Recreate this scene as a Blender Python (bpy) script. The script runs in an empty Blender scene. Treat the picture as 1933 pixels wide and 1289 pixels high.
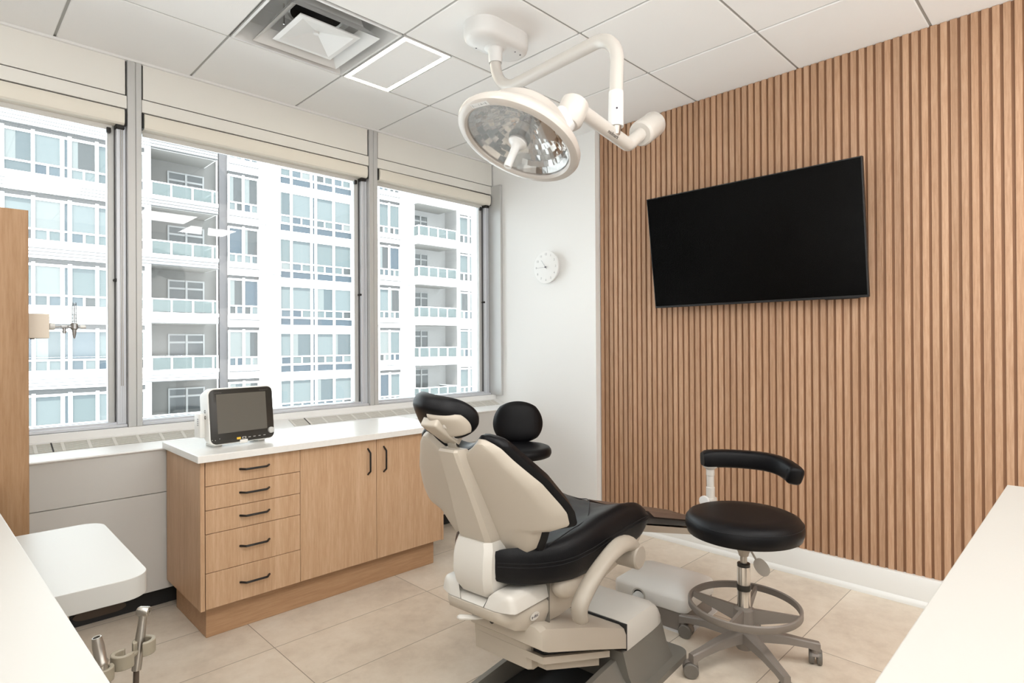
import bpy, bmesh, math, random
from mathutils import Vector, Matrix
random.seed(7)
PI = math.pi
scene = bpy.context.scene
col = scene.collection
LAMP_E, WALL_E, UP_E, SUN_E, SKY_E, EXPO = 5.5, 2., 21., 2.2, 2.75, 1.12

# ------------------------------------------------------------------ materials
MATS = {}
def new_mat(name):
    m = bpy.data.materials.new(name); m.use_nodes = True
    nt = m.node_tree; b = nt.nodes['Principled BSDF']
    MATS[name] = m
    return m, nt, b
def mat(name, c, rough=.5, metal=0., spec=.5, bump=0., bscale=200., var=0., vscale=4., coat=0.):
    m, nt, b = new_mat(name)
    b.inputs['Base Color'].default_value = (*c, 1); b.inputs['Roughness'].default_value = rough
    b.inputs['Metallic'].default_value = metal; b.inputs['Specular IOR Level'].default_value = spec
    b.inputs['Coat Weight'].default_value = coat
    tc = nt.nodes.new('ShaderNodeTexCoord')
    if bump:
        n = nt.nodes.new('ShaderNodeTexNoise'); n.inputs['Scale'].default_value = bscale
        bp = nt.nodes.new('ShaderNodeBump'); bp.inputs['Strength'].default_value = bump; bp.inputs['Distance'].default_value = .002
        nt.links.new(tc.outputs['Object'], n.inputs['Vector']); nt.links.new(n.outputs['Fac'], bp.inputs['Height'])
        nt.links.new(bp.outputs['Normal'], b.inputs['Normal'])
    if var:
        n = nt.nodes.new('ShaderNodeTexNoise'); n.inputs['Scale'].default_value = vscale; n.inputs['Detail'].default_value = 4
        r = nt.nodes.new('ShaderNodeValToRGB')
        r.color_ramp.elements[0].position = .3; r.color_ramp.elements[1].position = .7
        r.color_ramp.elements[0].color = (*[x*(1-var) for x in c], 1); r.color_ramp.elements[1].color = (*[min(1, x*(1+var)) for x in c], 1)
        nt.links.new(tc.outputs['Object'], n.inputs['Vector']); nt.links.new(n.outputs['Fac'], r.inputs['Fac'])
        nt.links.new(r.outputs['Color'], b.inputs['Base Color'])
    return m
def emis(name, c, s):
    m, nt, b = new_mat(name)
    b.inputs['Base Color'].default_value = (*c, 1)
    b.inputs['Emission Color'].default_value = (*c, 1); b.inputs['Emission Strength'].default_value = s
    return m
def wood(name, c1, c2, c3, axis='Z', scale=1., pitch=None, rough=.45):
    """grain runs along `axis` of the object; pitch = strip width along Y for per-slat tone"""
    m, nt, b = new_mat(name); L = nt.links.new
    tc = nt.nodes.new('ShaderNodeTexCoord'); mp = nt.nodes.new('ShaderNodeMapping')
    st = {'X': (.9, 14, 14), 'Y': (14, .9, 14), 'Z': (14, 14, .9)}[axis]
    mp.inputs['Scale'].default_value = [s*scale for s in st]
    L(tc.outputs['Object'], mp.inputs['Vector'])
    vec = mp.outputs['Vector']
    n1 = nt.nodes.new('ShaderNodeTexNoise'); n1.inputs['Scale'].default_value = 1.1; n1.inputs['Detail'].default_value = 5; n1.inputs['Roughness'].default_value = .6; n1.inputs['Distortion'].default_value = .6
    n2 = nt.nodes.new('ShaderNodeTexNoise'); n2.inputs['Scale'].default_value = 9; n2.inputs['Detail'].default_value = 6; n2.inputs['Roughness'].default_value = .7
    L(vec, n1.inputs['Vector']); L(vec, n2.inputs['Vector'])
    mx = nt.nodes.new('ShaderNodeMix'); mx.inputs[0].default_value = .58
    L(n1.outputs['Fac'], mx.inputs[2]); L(n2.outputs['Fac'], mx.inputs[3])
    r = nt.nodes.new('ShaderNodeValToRGB'); e = r.color_ramp.elements
    e[0].position = .38; e[1].position = .62; e[0].color = (*c1, 1); e[1].color = (*c3, 1)
    k = e.new(.5); k.color = (*c2, 1)
    L(mx.outputs[0], r.inputs['Fac'])
    out = r.outputs['Color']
    if pitch:
        sx = nt.nodes.new('ShaderNodeSeparateXYZ'); L(tc.outputs['Object'], sx.inputs[0])
        dv = nt.nodes.new('ShaderNodeMath'); dv.operation = 'DIVIDE'; dv.inputs[1].default_value = pitch; L(sx.outputs['Y'], dv.inputs[0])
        fl = nt.nodes.new('ShaderNodeMath'); fl.operation = 'FLOOR'; L(dv.outputs[0], fl.inputs[0])
        wn = nt.nodes.new('ShaderNodeTexWhiteNoise'); wn.noise_dimensions = '1D'; L(fl.outputs[0], wn.inputs['W'])
        mr = nt.nodes.new('ShaderNodeMapRange'); mr.inputs[3].default_value = .90; mr.inputs[4].default_value = 1.08; L(wn.outputs['Value'], mr.inputs[0])
        mm = nt.nodes.new('ShaderNodeMix'); mm.data_type = 'RGBA'; mm.blend_type = 'MULTIPLY'; mm.inputs[0].default_value = 1
        L(out, mm.inputs[6]); L(mr.outputs[0], mm.inputs[7]); out = mm.outputs[2]
        ad = nt.nodes.new('ShaderNodeVectorMath'); ad.operation = 'ADD'
        cb = nt.nodes.new('ShaderNodeCombineXYZ'); ml = nt.nodes.new('ShaderNodeMath'); ml.operation = 'MULTIPLY'; ml.inputs[1].default_value = 37.
        L(wn.outputs['Value'], ml.inputs[0]); L(ml.outputs[0], cb.inputs[2]); L(cb.outputs[0], mp.inputs['Location'])
    L(out, b.inputs['Base Color']); b.inputs['Roughness'].default_value = rough; b.inputs['Specular IOR Level'].default_value = .35
    bp = nt.nodes.new('ShaderNodeBump'); bp.inputs['Strength'].default_value = .12; bp.inputs['Distance'].default_value = .001
    L(n2.outputs['Fac'], bp.inputs['Height']); L(bp.outputs['Normal'], b.inputs['Normal'])
    return m
def floor_mat():
    m, nt, b = new_mat('stone_tile_floor'); L = nt.links.new
    tc = nt.nodes.new('ShaderNodeTexCoord'); sx = nt.nodes.new('ShaderNodeSeparateXYZ'); L(tc.outputs['Object'], sx.inputs[0])
    def M_(op, a, bb=None):
        n = nt.nodes.new('ShaderNodeMath'); n.operation = op
        for i, q in enumerate((a, bb)):
            if q is None: continue
            if isinstance(q, (int, float)): n.inputs[i].default_value = q
            else: L(q, n.inputs[i])
        return n.outputs[0]
    def joint(s, off, pitch, half):
        u = M_('DIVIDE', M_('SUBTRACT', s, off), pitch)
        fr = M_('FRACT', u); d = M_('MULTIPLY', M_('MINIMUM', fr, M_('SUBTRACT', 1., fr)), pitch)
        return M_('LESS_THAN', d, half), M_('FLOOR', u)
    jx, ix = joint(sx.outputs['X'], 1.035, .795, .0017); jy, iy = joint(sx.outputs['Y'], .932, .3885, .0017)
    jn = M_('MAXIMUM', jx, jy)
    idn = M_('ADD', M_('MULTIPLY', ix, 7.13), M_('MULTIPLY', iy, 3.71))
    wn = nt.nodes.new('ShaderNodeTexWhiteNoise'); wn.noise_dimensions = '1D'; L(idn, wn.inputs['W'])
    cb = nt.nodes.new('ShaderNodeCombineXYZ'); L(M_('MULTIPLY', wn.outputs['Value'], 40.), cb.inputs[2])
    ad = nt.nodes.new('ShaderNodeVectorMath'); ad.operation = 'ADD'; L(tc.outputs['Object'], ad.inputs[0]); L(cb.outputs[0], ad.inputs[1])
    n1 = nt.nodes.new('ShaderNodeTexNoise'); n1.inputs['Scale'].default_value = 3.2; n1.inputs['Detail'].default_value = 8; n1.inputs['Roughness'].default_value = .62
    n2 = nt.nodes.new('ShaderNodeTexNoise'); n2.inputs['Scale'].default_value = 16; n2.inputs['Detail'].default_value = 6; n2.inputs['Roughness'].default_value = .7
    L(ad.outputs[0], n1.inputs['Vector']); L(ad.outputs[0], n2.inputs['Vector'])
    mx = nt.nodes.new('ShaderNodeMix'); mx.inputs[0].default_value = .35; L(n1.outputs['Fac'], mx.inputs[2]); L(n2.outputs['Fac'], mx.inputs[3])
    r = nt.nodes.new('ShaderNodeValToRGB'); e = r.color_ramp.elements
    e[0].position = .32; e[0].color = (.58, .49, .395, 1); e[1].position = .68; e[1].color = (.80, .72, .615, 1)
    k = e.new(.5); k.color = (.71, .62, .51, 1)
    L(mx.outputs[0], r.inputs['Fac'])
    jm = nt.nodes.new('ShaderNodeMix'); jm.data_type = 'RGBA'; L(jn, jm.inputs[0]); L(r.outputs['Color'], jm.inputs[6]); jm.inputs[7].default_value = (.30, .25, .195, 1)
    L(jm.outputs[2], b.inputs['Base Color']); b.inputs['Roughness'].default_value = .42; b.inputs['Specular IOR Level'].default_value = .4
    return m
def brick_mat(name, c, mortar):
    m, nt, b = new_mat(name); L = nt.links.new
    tc = nt.nodes.new('ShaderNodeTexCoord'); mp = nt.nodes.new('ShaderNodeMapping'); mp.inputs['Rotation'].default_value = (PI/2, 0, 0)
    L(tc.outputs['Object'], mp.inputs[0])
    t = nt.nodes.new('ShaderNodeTexBrick'); t.inputs['Scale'].default_value = 5; t.inputs['Mortar Size'].default_value = .02
    t.inputs['Color1'].default_value = (*c, 1); t.inputs['Color2'].default_value = (*[x*.85 for x in c], 1); t.inputs['Mortar'].default_value = (*mortar, 1)
    L(mp.outputs[0], t.inputs['Vector']); L(t.outputs['Color'], b.inputs['Base Color']); b.inputs['Roughness'].default_value = .8
    return m
def glass_mat(name, tint=(1, 1, 1), refl=1.0, rough=0.0):
    m = bpy.data.materials.new(name); m.use_nodes = True; nt = m.node_tree; nt.nodes.clear(); MATS[name] = m
    o = nt.nodes.new('ShaderNodeOutputMaterial'); t = nt.nodes.new('ShaderNodeBsdfTransparent'); g = nt.nodes.new('ShaderNodeBsdfGlossy')
    t.inputs[0].default_value = (*tint, 1); g.inputs['Roughness'].default_value = rough
    f = nt.nodes.new('ShaderNodeFresnel'); f.inputs[0].default_value = 1.45
    ml = nt.nodes.new('ShaderNodeMath'); ml.operation = 'MULTIPLY'; ml.inputs[1].default_value = refl
    x = nt.nodes.new('ShaderNodeMixShader'); L = nt.links.new
    L(f.outputs[0], ml.inputs[0]); L(ml.outputs[0], x.inputs[0]); L(t.outputs[0], x.inputs[1]); L(g.outputs[0], x.inputs[2]); L(x.outputs[0], o.inputs[0])
    return m

W_CEIL = mat('ceiling_tile_white', (.90, .895, .88), .9, bump=.25, bscale=260)
W_GRID = mat('ceiling_grid_grey', (.42, .415, .39), .6)
W_WALL = mat('painted_wall_white', (.86, .855, .84), .75, bump=.04, bscale=150)
W_TRIM = mat('gloss_trim_white', (.82, .82, .80), .3)
METAL_G = mat('window_frame_grey', (.56, .56, .55), .4, .25)
METAL_B = mat('window_track_silver', (.66, .68, .72), .35, .3)
SHADE = mat('blind_fabric', (.66, .65, .62), .8)
CREAM = mat('blind_cream', (.79, .75, .66), .6)
SPAN = mat('spandrel_panel', (.80, .785, .735), .6)
GASKL = mat('grey_gasket', (.11, .11, .115), .6)
GASKET = mat('dark_gasket', (.035, .033, .03), .7)
HEAT_W = mat('heater_white', (.85, .845, .83), .4)
HEAT_G = mat('heater_panel_grey', (.62, .61, .585), .5)
GRILLE = mat('grille_bar', (.70, .68, .63), .5)
GRDARK = mat('grille_shadow', (.36, .34, .30), .7)
OAK = wood('oak_veneer', (.50, .31, .18), (.565, .365, .22), (.64, .435, .28), 'Z')
OAK_H = wood('oak_veneer_horizontal', (.43, .25, .135), (.49, .295, .165), (.55, .345, .20), 'X')
OAK_T = wood('oak_tall_panel', (.225, .122, .055), (.27, .155, .077), (.31, .188, .10), 'Z')
SLAT = wood('walnut_slat', (.395, .225, .13), (.48, .29, .178), (.56, .36, .235), 'Z', 1., .0385, .5)
SLAT_D = mat('slat_groove', (.30, .155, .08), .6)
QUARTZ = mat('quartz_white', (.86, .85, .82), .25, var=.02, vscale=60)
LAM = mat('laminate_cream_white', (.47, .462, .435), .4)
FLOOR = floor_mat()
BLACKM = mat('handle_black', (.008, .007, .006), .45)
SEAM = mat('shadow_gap', (.03, .02, .013), .8)
VINYL = mat('black_vinyl', (.004, .004, .005), .40, spec=.2, bump=.25, bscale=420)
STITCH = mat('black_stitching', (.012, .012, .013), .6, spec=.2)
SHELL = mat('chair_shell_beige', (.47, .415, .345), .42, bump=.1, bscale=300)
SHELL_W = mat('chair_cover_cream', (.61, .58, .53), .38, bump=.08, bscale=300)
ARMP = mat('armrest_taupe', (.36, .315, .26), .4)
BASEG = mat('chair_base_grey', (.20, .185, .16), .5, .15, bump=.15, bscale=300)
DARK = mat('dark_cavity', (.02, .02, .02), .7)
BROWN = mat('toe_cover_brown', (.085, .058, .047), .3)
STOOLG = mat('stool_frame_taupe', (.235, .205, .18), .45, .1)
WHEEL = mat('caster_grey', (.16, .145, .125), .5)
STEEL = mat('polished_steel', (.72, .70, .67), .18, 1.)
SATIN = mat('satin_steel', (.50, .47, .43), .32, 1.)
DCHROME = mat('smoked_chrome', (.42, .41, .40), .05, 1.)
CHROME = mat('chrome', (.85, .84, .83), .06, 1.)
REFL = mat('mirror_facet', (.95, .93, .91), .03, 1.)
LAMPW = mat('lamp_white', (.60, .565, .52), .3, coat=.2)
LAMPR = mat('lamp_white_bounce_tint', (.55, .505, .46), .3, coat=.2)  # housing white with warm light bounced from wood and floor mixed in
LAMPP = mat('lamp_pure_white', (.74, .735, .72), .35)
BEZEL = mat('monitor_bezel', (.028, .026, .022), .3)
SCREEN = mat('monitor_screen', (.13, .125, .11), .22)
MONW = mat('monitor_white', (.86, .855, .82), .4)
YELLOW = mat('alarm_button_yellow', (.85, .55, .06), .4)
LGREY = mat('light_grey_plastic', (.6, .6, .58), .4)
PRINT = mat('printed_grey', (.42, .42, .42), .6)
DIMG = mat('printed_dim_grey', (.11, .105, .10), .5)
PRINTM = mat('printed_brown_grey', (.12, .105, .09), .6)
PRINTD = mat('printed_dark', (.06, .05, .07), .6)
TVF = mat('tv_frame', (.008, .008, .009), .45)
TVS = mat('tv_screen', (.002, .002, .002), .25, spec=.10)
TAUPE = mat('holder_taupe', (.27, .235, .175), .5)
HOSE = mat('hose_brown', (.075, .052, .036), .5)
OUTL = mat('outlet_box_beige', (.66, .585, .49), .6)
LEVG = mat('lever_grey', (.42, .39, .35), .4)
UBW = mat('utility_box_white', (.86, .84, .80), .35)
GREYM = mat('nickel_dull', (.33, .33, .33), .35, .8)
LED = emis('led_strip', (1., .90, .70), 9.)
GLASS = glass_mat('window_glass', (.97, .985, .98), 1.3)
COVER = glass_mat('lamp_cover_glass', (1, 1, 1), .6)
TUBEG = glass_mat('clear_tube', (.82, .84, .85), 2.)
EXT_W = mat('stucco_white', (.82, .82, .81), .8)
EXT_L = mat('window_frame_white', (.86, .86, .86), .6)
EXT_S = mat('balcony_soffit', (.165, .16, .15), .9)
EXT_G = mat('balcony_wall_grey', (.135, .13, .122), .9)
EXT_B = brick_mat('brick_grey', (.095, .088, .09), (.13, .125, .125))
EXT_P = brick_mat('brick_pale', (.27, .262, .255), (.32, .31, .30))
GROOVE = mat('facade_groove', (.125, .125, .125), .9, spec=.1)
EXT_D = mat('balcony_frame_grey', (.24, .24, .235), .7)
def haze_glass(name, c, f):
    m = bpy.data.materials.new(name); m.use_nodes = True; nt = m.node_tree; nt.nodes.clear(); MATS[name] = m
    o = nt.nodes.new('ShaderNodeOutputMaterial'); t = nt.nodes.new('ShaderNodeBsdfTransparent'); d = nt.nodes.new('ShaderNodeBsdfDiffuse')
    d.inputs[0].default_value = (*c, 1); x = nt.nodes.new('ShaderNodeMixShader'); x.inputs[0].default_value = f
    nt.links.new(t.outputs[0], x.inputs[1]); nt.links.new(d.outputs[0], x.inputs[2]); nt.links.new(x.outputs[0], o.inputs[0]); return m
RAILG = haze_glass('frosted_balcony_glass', (.125, .15, .15), .6)
PANE = [mat('pane_blind', (0.083, 0.102, 0.104), .15, spec=.35), mat('pane_pale', (0.102, 0.120, 0.122), .15, spec=.35), mat('pane_mid', (0.061, 0.076, 0.081), .12, spec=.35),
        mat('pane_grey', (0.046, 0.050, 0.051), .12, spec=.35), mat('pane_curtain', (0.117, 0.129, 0.126), .4), mat('pane_blue', (0.059, 0.076, 0.087), .12, spec=.35), mat('pane_slate', (0.044, 0.059, 0.072), .12, spec=.35)]

# ------------------------------------------------------------------ object helpers
def link(o, parent=None):
    col.objects.link(o)
    if parent is not None: o.parent = parent
    return o
def thing(name, label, cat, loc=(0, 0, 0), rz=0., group=None):
    o = bpy.data.objects.new(name, None); o.empty_display_size = .1
    o.location = loc; o.rotation_euler = (0, 0, rz); link(o)
    o['label'] = label; o['category'] = cat
    if group: o['group'] = group
    return o
def tag(o, label, cat, group=None):
    o['label'] = label; o['category'] = cat
    if group: o['group'] = group
    return o
class MB:
    def __init__(s): s.bm = bmesh.new(); s.mi = 0
    def _fin(s, faces):
        for f in faces: f.material_index = s.mi
    def box(s, x0, x1, y0, y1, z0, z1, bev=0., seg=2, M=None):
        g = bmesh.ops.create_cube(s.bm, size=1.); vs = g['verts']
        T = Matrix.Translation(((x0+x1)/2, (y0+y1)/2, (z0+z1)/2)) @ Matrix.Diagonal((abs(x1-x0), abs(y1-y0), abs(z1-z0), 1))
        bmesh.ops.transform(s.bm, matrix=T, verts=vs)
        fs = set(f for v in vs for f in v.link_faces)
        if bev:
            es = list(set(e for v in vs for e in v.link_edges))
            r = bmesh.ops.bevel(s.bm, geom=es, offset=bev, segments=seg, affect='EDGES', profile=.5)
            vs = list(set(v for f in r['faces'] for v in f.verts)); fs = set(f for v in vs for f in v.link_faces)
            vs = list(set(v for f in fs for v in f.verts))
        s._fin(fs)
        if M is not None: bmesh.ops.transform(s.bm, matrix=M, verts=vs)
        return s
    def ring(s, pts): return [s.bm.verts.new(p) for p in pts]
    def bridge(s, a, b):
        n = len(a); out = []
        for i in range(n): out.append(s.bm.faces.new((a[i], a[(i+1) % n], b[(i+1) % n], b[i])))
        s._fin(out); return out
    def cap(s, a, flip=False):
        f = s.bm.faces.new(a[::-1] if flip else a); s._fin([f]); return f
    def loft(s, rings, cap0=True, cap1=True):
        rs = [s.ring(r) for r in rings]
        for a, b in zip(rs, rs[1:]): s.bridge(a, b)
        if cap0: s.cap(rs[0], True)
        if cap1: s.cap(rs[-1])
        return s
    def lathe(s, prof, M=None, seg=48, a0=0., a1=2*PI):
        """prof = [(r, z)...] about Z"""
        full = abs(a1-a0-2*PI) < 1e-6; n = seg if full else seg+1; rs = []
        start = len(s.bm.verts)
        allv = []
        for r, z in prof:
            if r < 1e-6: v = [s.bm.verts.new((0, 0, z))]
            else: v = [s.bm.verts.new((r*math.cos(a0+(a1-a0)*i/seg), r*math.sin(a0+(a1-a0)*i/seg), z)) for i in range(n)]
            rs.append(v); allv += v
        fs = []
        for a, b in zip(rs, rs[1:]):
            m = max(len(a), len(b)); k = m if full else m-1
            if m == 1: continue
            for i in range(k):
                j = (i+1) % m
                try:
                    if len(a) == 1: fs.append(s.bm.faces.new((a[0], b[j], b[i])))
                    elif len(b) == 1: fs.append(s.bm.faces.new((a[i], a[j], b[0])))
                    else: fs.append(s.bm.faces.new((a[i], a[j], b[j], b[i])))
                except ValueError: pass
        s._fin(fs)
        if M is not None: bmesh.ops.transform(s.bm, matrix=M, verts=allv)
        return s
    def tube(s, pts, r, seg=16, cap=True, sx=1., up=None, sq=1.):
        """pts polyline, r number or list; sx = width factor across"""
        P = [Vector(p) for p in pts]; n = len(P); R = r if isinstance(r, (list, tuple)) else [r]*n
        T = [(P[min(i+1, n-1)]-P[max(i-1, 0)]).normalized() for i in range(n)]
        u = Vector(up) if up else (Vector((0, 0, 1)) if abs(T[0].z) < .9 else Vector((1, 0, 0)))
        rs = []
        for i in range(n):
            u = (u - T[i]*u.dot(T[i])).normalized(); w = T[i].cross(u)
            pw = lambda q: math.copysign(abs(q)**sq, q)
            rs.append([P[i]+(u*pw(math.cos(2*PI*k/seg))+w*sx*pw(math.sin(2*PI*k/seg)))*R[i] for k in range(seg)])
        return s.loft(rs, cap, cap)
    def cyl(s, p0, p1, r, seg=24, r1=None): return s.tube([p0, p1], [r, r if r1 is None else r1], seg)
    def prism(s, poly, z0, z1, M=None):
        a = [(p[0], p[1], z0) for p in poly]; b = [(p[0], p[1], z1) for p in poly]
        ra = s.ring(a); rb = s.ring(b); s.bridge(ra, rb); s.cap(ra, True); s.cap(rb)
        if M is not None: bmesh.ops.transform(s.bm, matrix=M, verts=ra+rb)
        return s
    def ball(s, c, r, M=None, seg=20):
        n = len(s.bm.verts)
        prof = [(r*math.sin(PI*i/12), -r*math.cos(PI*i/12)) for i in range(13)]; prof[0] = (0, -r); prof[-1] = (0, r)
        return s.lathe(prof, Matrix.Translation(c) @ (M or Matrix()), seg)
    def panel(s, rows, cols, front, back):
        """closed pillow: front(u,v)/back(u,v) over u,v in [-1,1], sharing the border"""
        F = [[s.bm.verts.new(front(-1+2*j/cols, -1+2*i/rows)) for j in range(cols+1)] for i in range(rows+1)]
        B = [[F[i][j] if i in (0, rows) or j in (0, cols) else s.bm.verts.new(back(-1+2*j/cols, -1+2*i/rows)) for j in range(cols+1)] for i in range(rows+1)]
        fs = []
        for i in range(rows):
            for j in range(cols):
                fs.append(s.bm.faces.new((F[i][j], F[i][j+1], F[i+1][j+1], F[i+1][j])))
                try: fs.append(s.bm.faces.new((B[i][j], B[i+1][j], B[i+1][j+1], B[i][j+1])))
                except ValueError: pass
        s._fin(fs); return s
    def build(s, name, m, parent=None, smooth=35., M=None, kind=None, bevel=0.):
        bmesh.ops.recalc_face_normals(s.bm, faces=s.bm.faces)
        me = bpy.data.meshes.new(name); s.bm.to_mesh(me); s.bm.free()
        for q in (m if isinstance(m, (list, tuple)) else [m]): me.materials.append(q)
        if smooth:
            me.polygons.foreach_set('use_smooth', [True]*len(me.polygons)); me.set_sharp_from_angle(angle=math.radians(smooth))
        o = bpy.data.objects.new(name, me); link(o, parent)
        if M is not None: o.matrix_local = M
        if kind: o['kind'] = kind
        if bevel:
            b = o.modifiers.new('bevel', 'BEVEL'); b.width = bevel; b.segments = 2; b.limit_method = 'ANGLE'
        return o
def fillet(pts, r, n=10):
    P = [Vector(p) for p in pts]; R = r if isinstance(r, (list, tuple)) else [r]*len(P); out = [P[0]]
    for i in range(1, len(P)-1):
        if R[i] < 1e-6: out.append(P[i]); continue
        a = (P[i-1]-P[i]).normalized(); b = (P[i+1]-P[i]).normalized(); ang = a.angle(b)
        d = min(R[i]/math.tan(ang/2), (P[i-1]-P[i]).length*.8, (P[i+1]-P[i]).length*.8); rr = d*math.tan(ang/2)
        c = P[i]+(a+b).normalized()*(rr/math.sin(ang/2)); s = P[i]+a*d-c; e = P[i]+b*d-c; tot = s.angle(e)
        for k in range(n+1):
            t = k/n; out.append(c+(s*math.sin((1-t)*tot)+e*math.sin(t*tot))/math.sin(tot))
    out.append(P[-1]); return out
def smoothpath(pts, n=8):
    P = [Vector(p) for p in pts]; Q = [P[0]*2-P[1]]+P+[P[-1]*2-P[-2]]; out = []
    for i in range(1, len(Q)-2):
        for k in range(n):
            t = k/n; a, b, c, d = Q[i-1:i+3]
            out.append(.5*((2*b)+(c-a)*t+(2*a-5*b+4*c-d)*t*t+(3*b-a-3*c+d)*t**3))
    out.append(P[-1]); return out
def rrect(hx, hy, r, n=5):
    out = []
    for cx, cy, a in ((hx-r, hy-r, 0), (-hx+r, hy-r, PI/2), (-hx+r, -hy+r, PI), (hx-r, -hy+r, 1.5*PI)):
        for k in range(n+1): out.append((cx+r*math.cos(a+PI/2*k/n), cy+r*math.sin(a+PI/2*k/n)))
    return out
def interp(tab, x):
    if x <= tab[0][0]: return tab[0][1]
    for (a, fa), (b, fb) in zip(tab, tab[1:]):
        if x <= b: return fa+(fb-fa)*(x-a)/(b-a)
    return tab[-1][1]
def frame(o, xa, ya):
    x = Vector(xa).normalized(); y = Vector(ya); y = (y-x*y.dot(x)).normalized(); z = x.cross(y)
    return Matrix(((x.x, y.x, z.x, o[0]), (x.y, y.y, z.y, o[1]), (x.z, y.z, z.z, o[2]), (0, 0, 0, 1)))
def text(name, body, size, m, M, parent, ext=.0004, align='CENTER'):
    c = bpy.data.curves.new(name, 'FONT'); c.body = body; c.size = size; c.extrude = ext; c.align_x = align; c.align_y = 'CENTER'; c.resolution_u = 3
    t = bpy.data.objects.new(name+'_tmp', c); col.objects.link(t)
    bpy.context.view_layer.update()
    me = bpy.data.meshes.new_from_object(t.evaluated_get(bpy.context.evaluated_depsgraph_get())); bpy.data.objects.remove(t); bpy.data.curves.remove(c)
    me.materials.clear(); me.materials.append(m); me.name = name
    o = bpy.data.objects.new(name, me); link(o, parent); o.matrix_local = M
    return o
def struct(o): o['kind'] = 'structure'; return o

H = 2.80           # ceiling height
YW = 3.62          # window wall front plane
XS = 3.42          # slat face
XW = 3.37          # white wall face
XL, YB = -1.5, -1.5  # walls behind the camera
# ------------------------------------------------------------------ room shell
struct(MB().box(XL-.1, 3.6, YB-.1, 3.9, -.12, 0).build('floor', FLOOR, smooth=0))
b = MB(); b.box(XL-.1, XL, YB-.1, 3.9, 0, H+.3); struct(b.build('wall_left', W_WALL, smooth=0))
b = MB(); b.box(XL-.1, 3.6, YB-.1, YB, 0, H+.3); struct(b.build('wall_back', W_WALL, smooth=0))
struct(MB().box(XW, 3.6, 2.551, 3.9, 0, H+.1).build('wall_white', W_WALL, smooth=0))
# slat cladding
b = MB(); b.mi = 1; b.box(XS+.011, 3.6, YB, 2.549, 0, H+.1)
b.mi = 0; p = .0385; y = 2.545
while y > YB+.05:
    b.box(XS, XS+.0115, y-.0268, y, .10, H-.001, .0015, 1); y -= p
struct(b.build('wall_slat', [SLAT, SLAT_D], smooth=30))
# baseboard
b = MB(); prof = [(XS+.01, 0), (3.385, 0), (3.385, .012), (3.389, .022), (3.397, .03), (3.397, .136), (3.40, .142), (XS+.01, .142)]
b.loft([[(x, YB, z) for x, z in prof], [(x, 2.55, z) for x, z in prof]]); struct(b.build('baseboard_right', W_TRIM, smooth=30))
# window wall solid pieces
b = MB(); b.box(XL, XW, 3.64, 3.9, 2.53, H+.1); b.box(XL, XW, 3.64, 3.9, 0, .86); b.box(XL, -.70, 3.64, 3.9, .8, H)
struct(b.build('wall_window', SPAN, smooth=0))
# spandrel panels with dark joints
def spandrel(x0, x1, n):
    b = MB(); b.mi = 1; b.box(x0, x1, 3.632, 3.642, 2.53, 2.795); b.mi = 0; b.box(x0+.0065, x1-.0065, 3.622, 3.64, 2.606, 2.788, .001, 1)
    b.box(x0, x1, 3.617, 3.64, 2.533, 2.599, .001, 1)
    struct(b.build('trim_%d' % n, [SPAN, GASKET], smooth=0))
spandrel(-.70, .7385, 1); spandrel(.807, 2.182, 2); spandrel(2.2525, XW-.003, 3)
def mullion(x0, xm, x1, n):
    b = MB(); b.box(x0, xm, 3.612, 3.74, .857, 2.79, .0015, 1); b.box(xm+.0025, x1, 3.612, 3.74, .857, 2.79, .0015, 1); b.box(xm, xm+.003, 3.618, 3.7, .857, 2.79)
    struct(b.build('trim_%d' % n, METAL_G, smooth=0))
mullion(.7405, .776, .8045, 4); mullion(2.184, 2.216, 2.25, 5)
b = MB(); b.box(3.345, XW-.001, 3.505, 3.745, .857, 2.596, .0015, 1); struct(b.build('trim_6', METAL_G, smooth=0))
b = MB(); b.box(XL, XW-.001, 3.606, 3.64, 2.787, 2.7995); struct(b.build('trim_7', W_TRIM, smooth=0))
# windows
def window(n, x0, x1):
    root = bpy.data.objects.new('window_%d' % n, None); link(root); root['kind'] = 'structure'
    b = MB(); b.box(x0, x1, 3.625, 3.75, .857, .872, .002, 1); b.box(x0, x1, 3.66, 3.75, .868, .883, .002, 1)
    b.box(x1-.042, x1, 3.645, 3.75, .872, 2.53, .002, 1); b.box(x0, x0+.006, 3.70, 3.75, .872, 2.53); b.box(x0, x1, 3.69, 3.75, 2.44, 2.53)
    for q in (.012, .022): b.box(x1-.042+q, x1-.042+q+.003, 3.642, 3.648, .883, 2.44)
    b.build('window_frame', METAL_B, root, smooth=0)
    b = MB(); b.box(x1-.075, x1-.044, 3.685, 3.73, .88, 2.45, .003, 1); b.build('window_sash', METAL_G, root, smooth=0)
    b = MB(); b.box(x1-.0445, x1-.0415, 3.67, 3.71, .88, 2.45); b.box(x0+.006, x1-.075, 3.70, 3.715, .879, .8835); b.build('window_gasket', GASKL, root, smooth=0)
    b = MB(); b.box(x0+.004, x1-.06, 3.708, 3.714, .875, 2.46); b.build('window_pane', GLASS, root, smooth=0)
    b = MB(); b.cyl((x1-.046, 3.682, 1.63), (x1-.046, 3.655, 1.63), .008, 12); b.box(x1-.05, x1-.025, 3.648, 3.657, 1.624, 1.636, .002, 1); b.build('window_latch', BLACKM, root)
window(1, -.70, .7385); window(2, .807, 2.182); window(3, 2.2525, 3.343)
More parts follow.
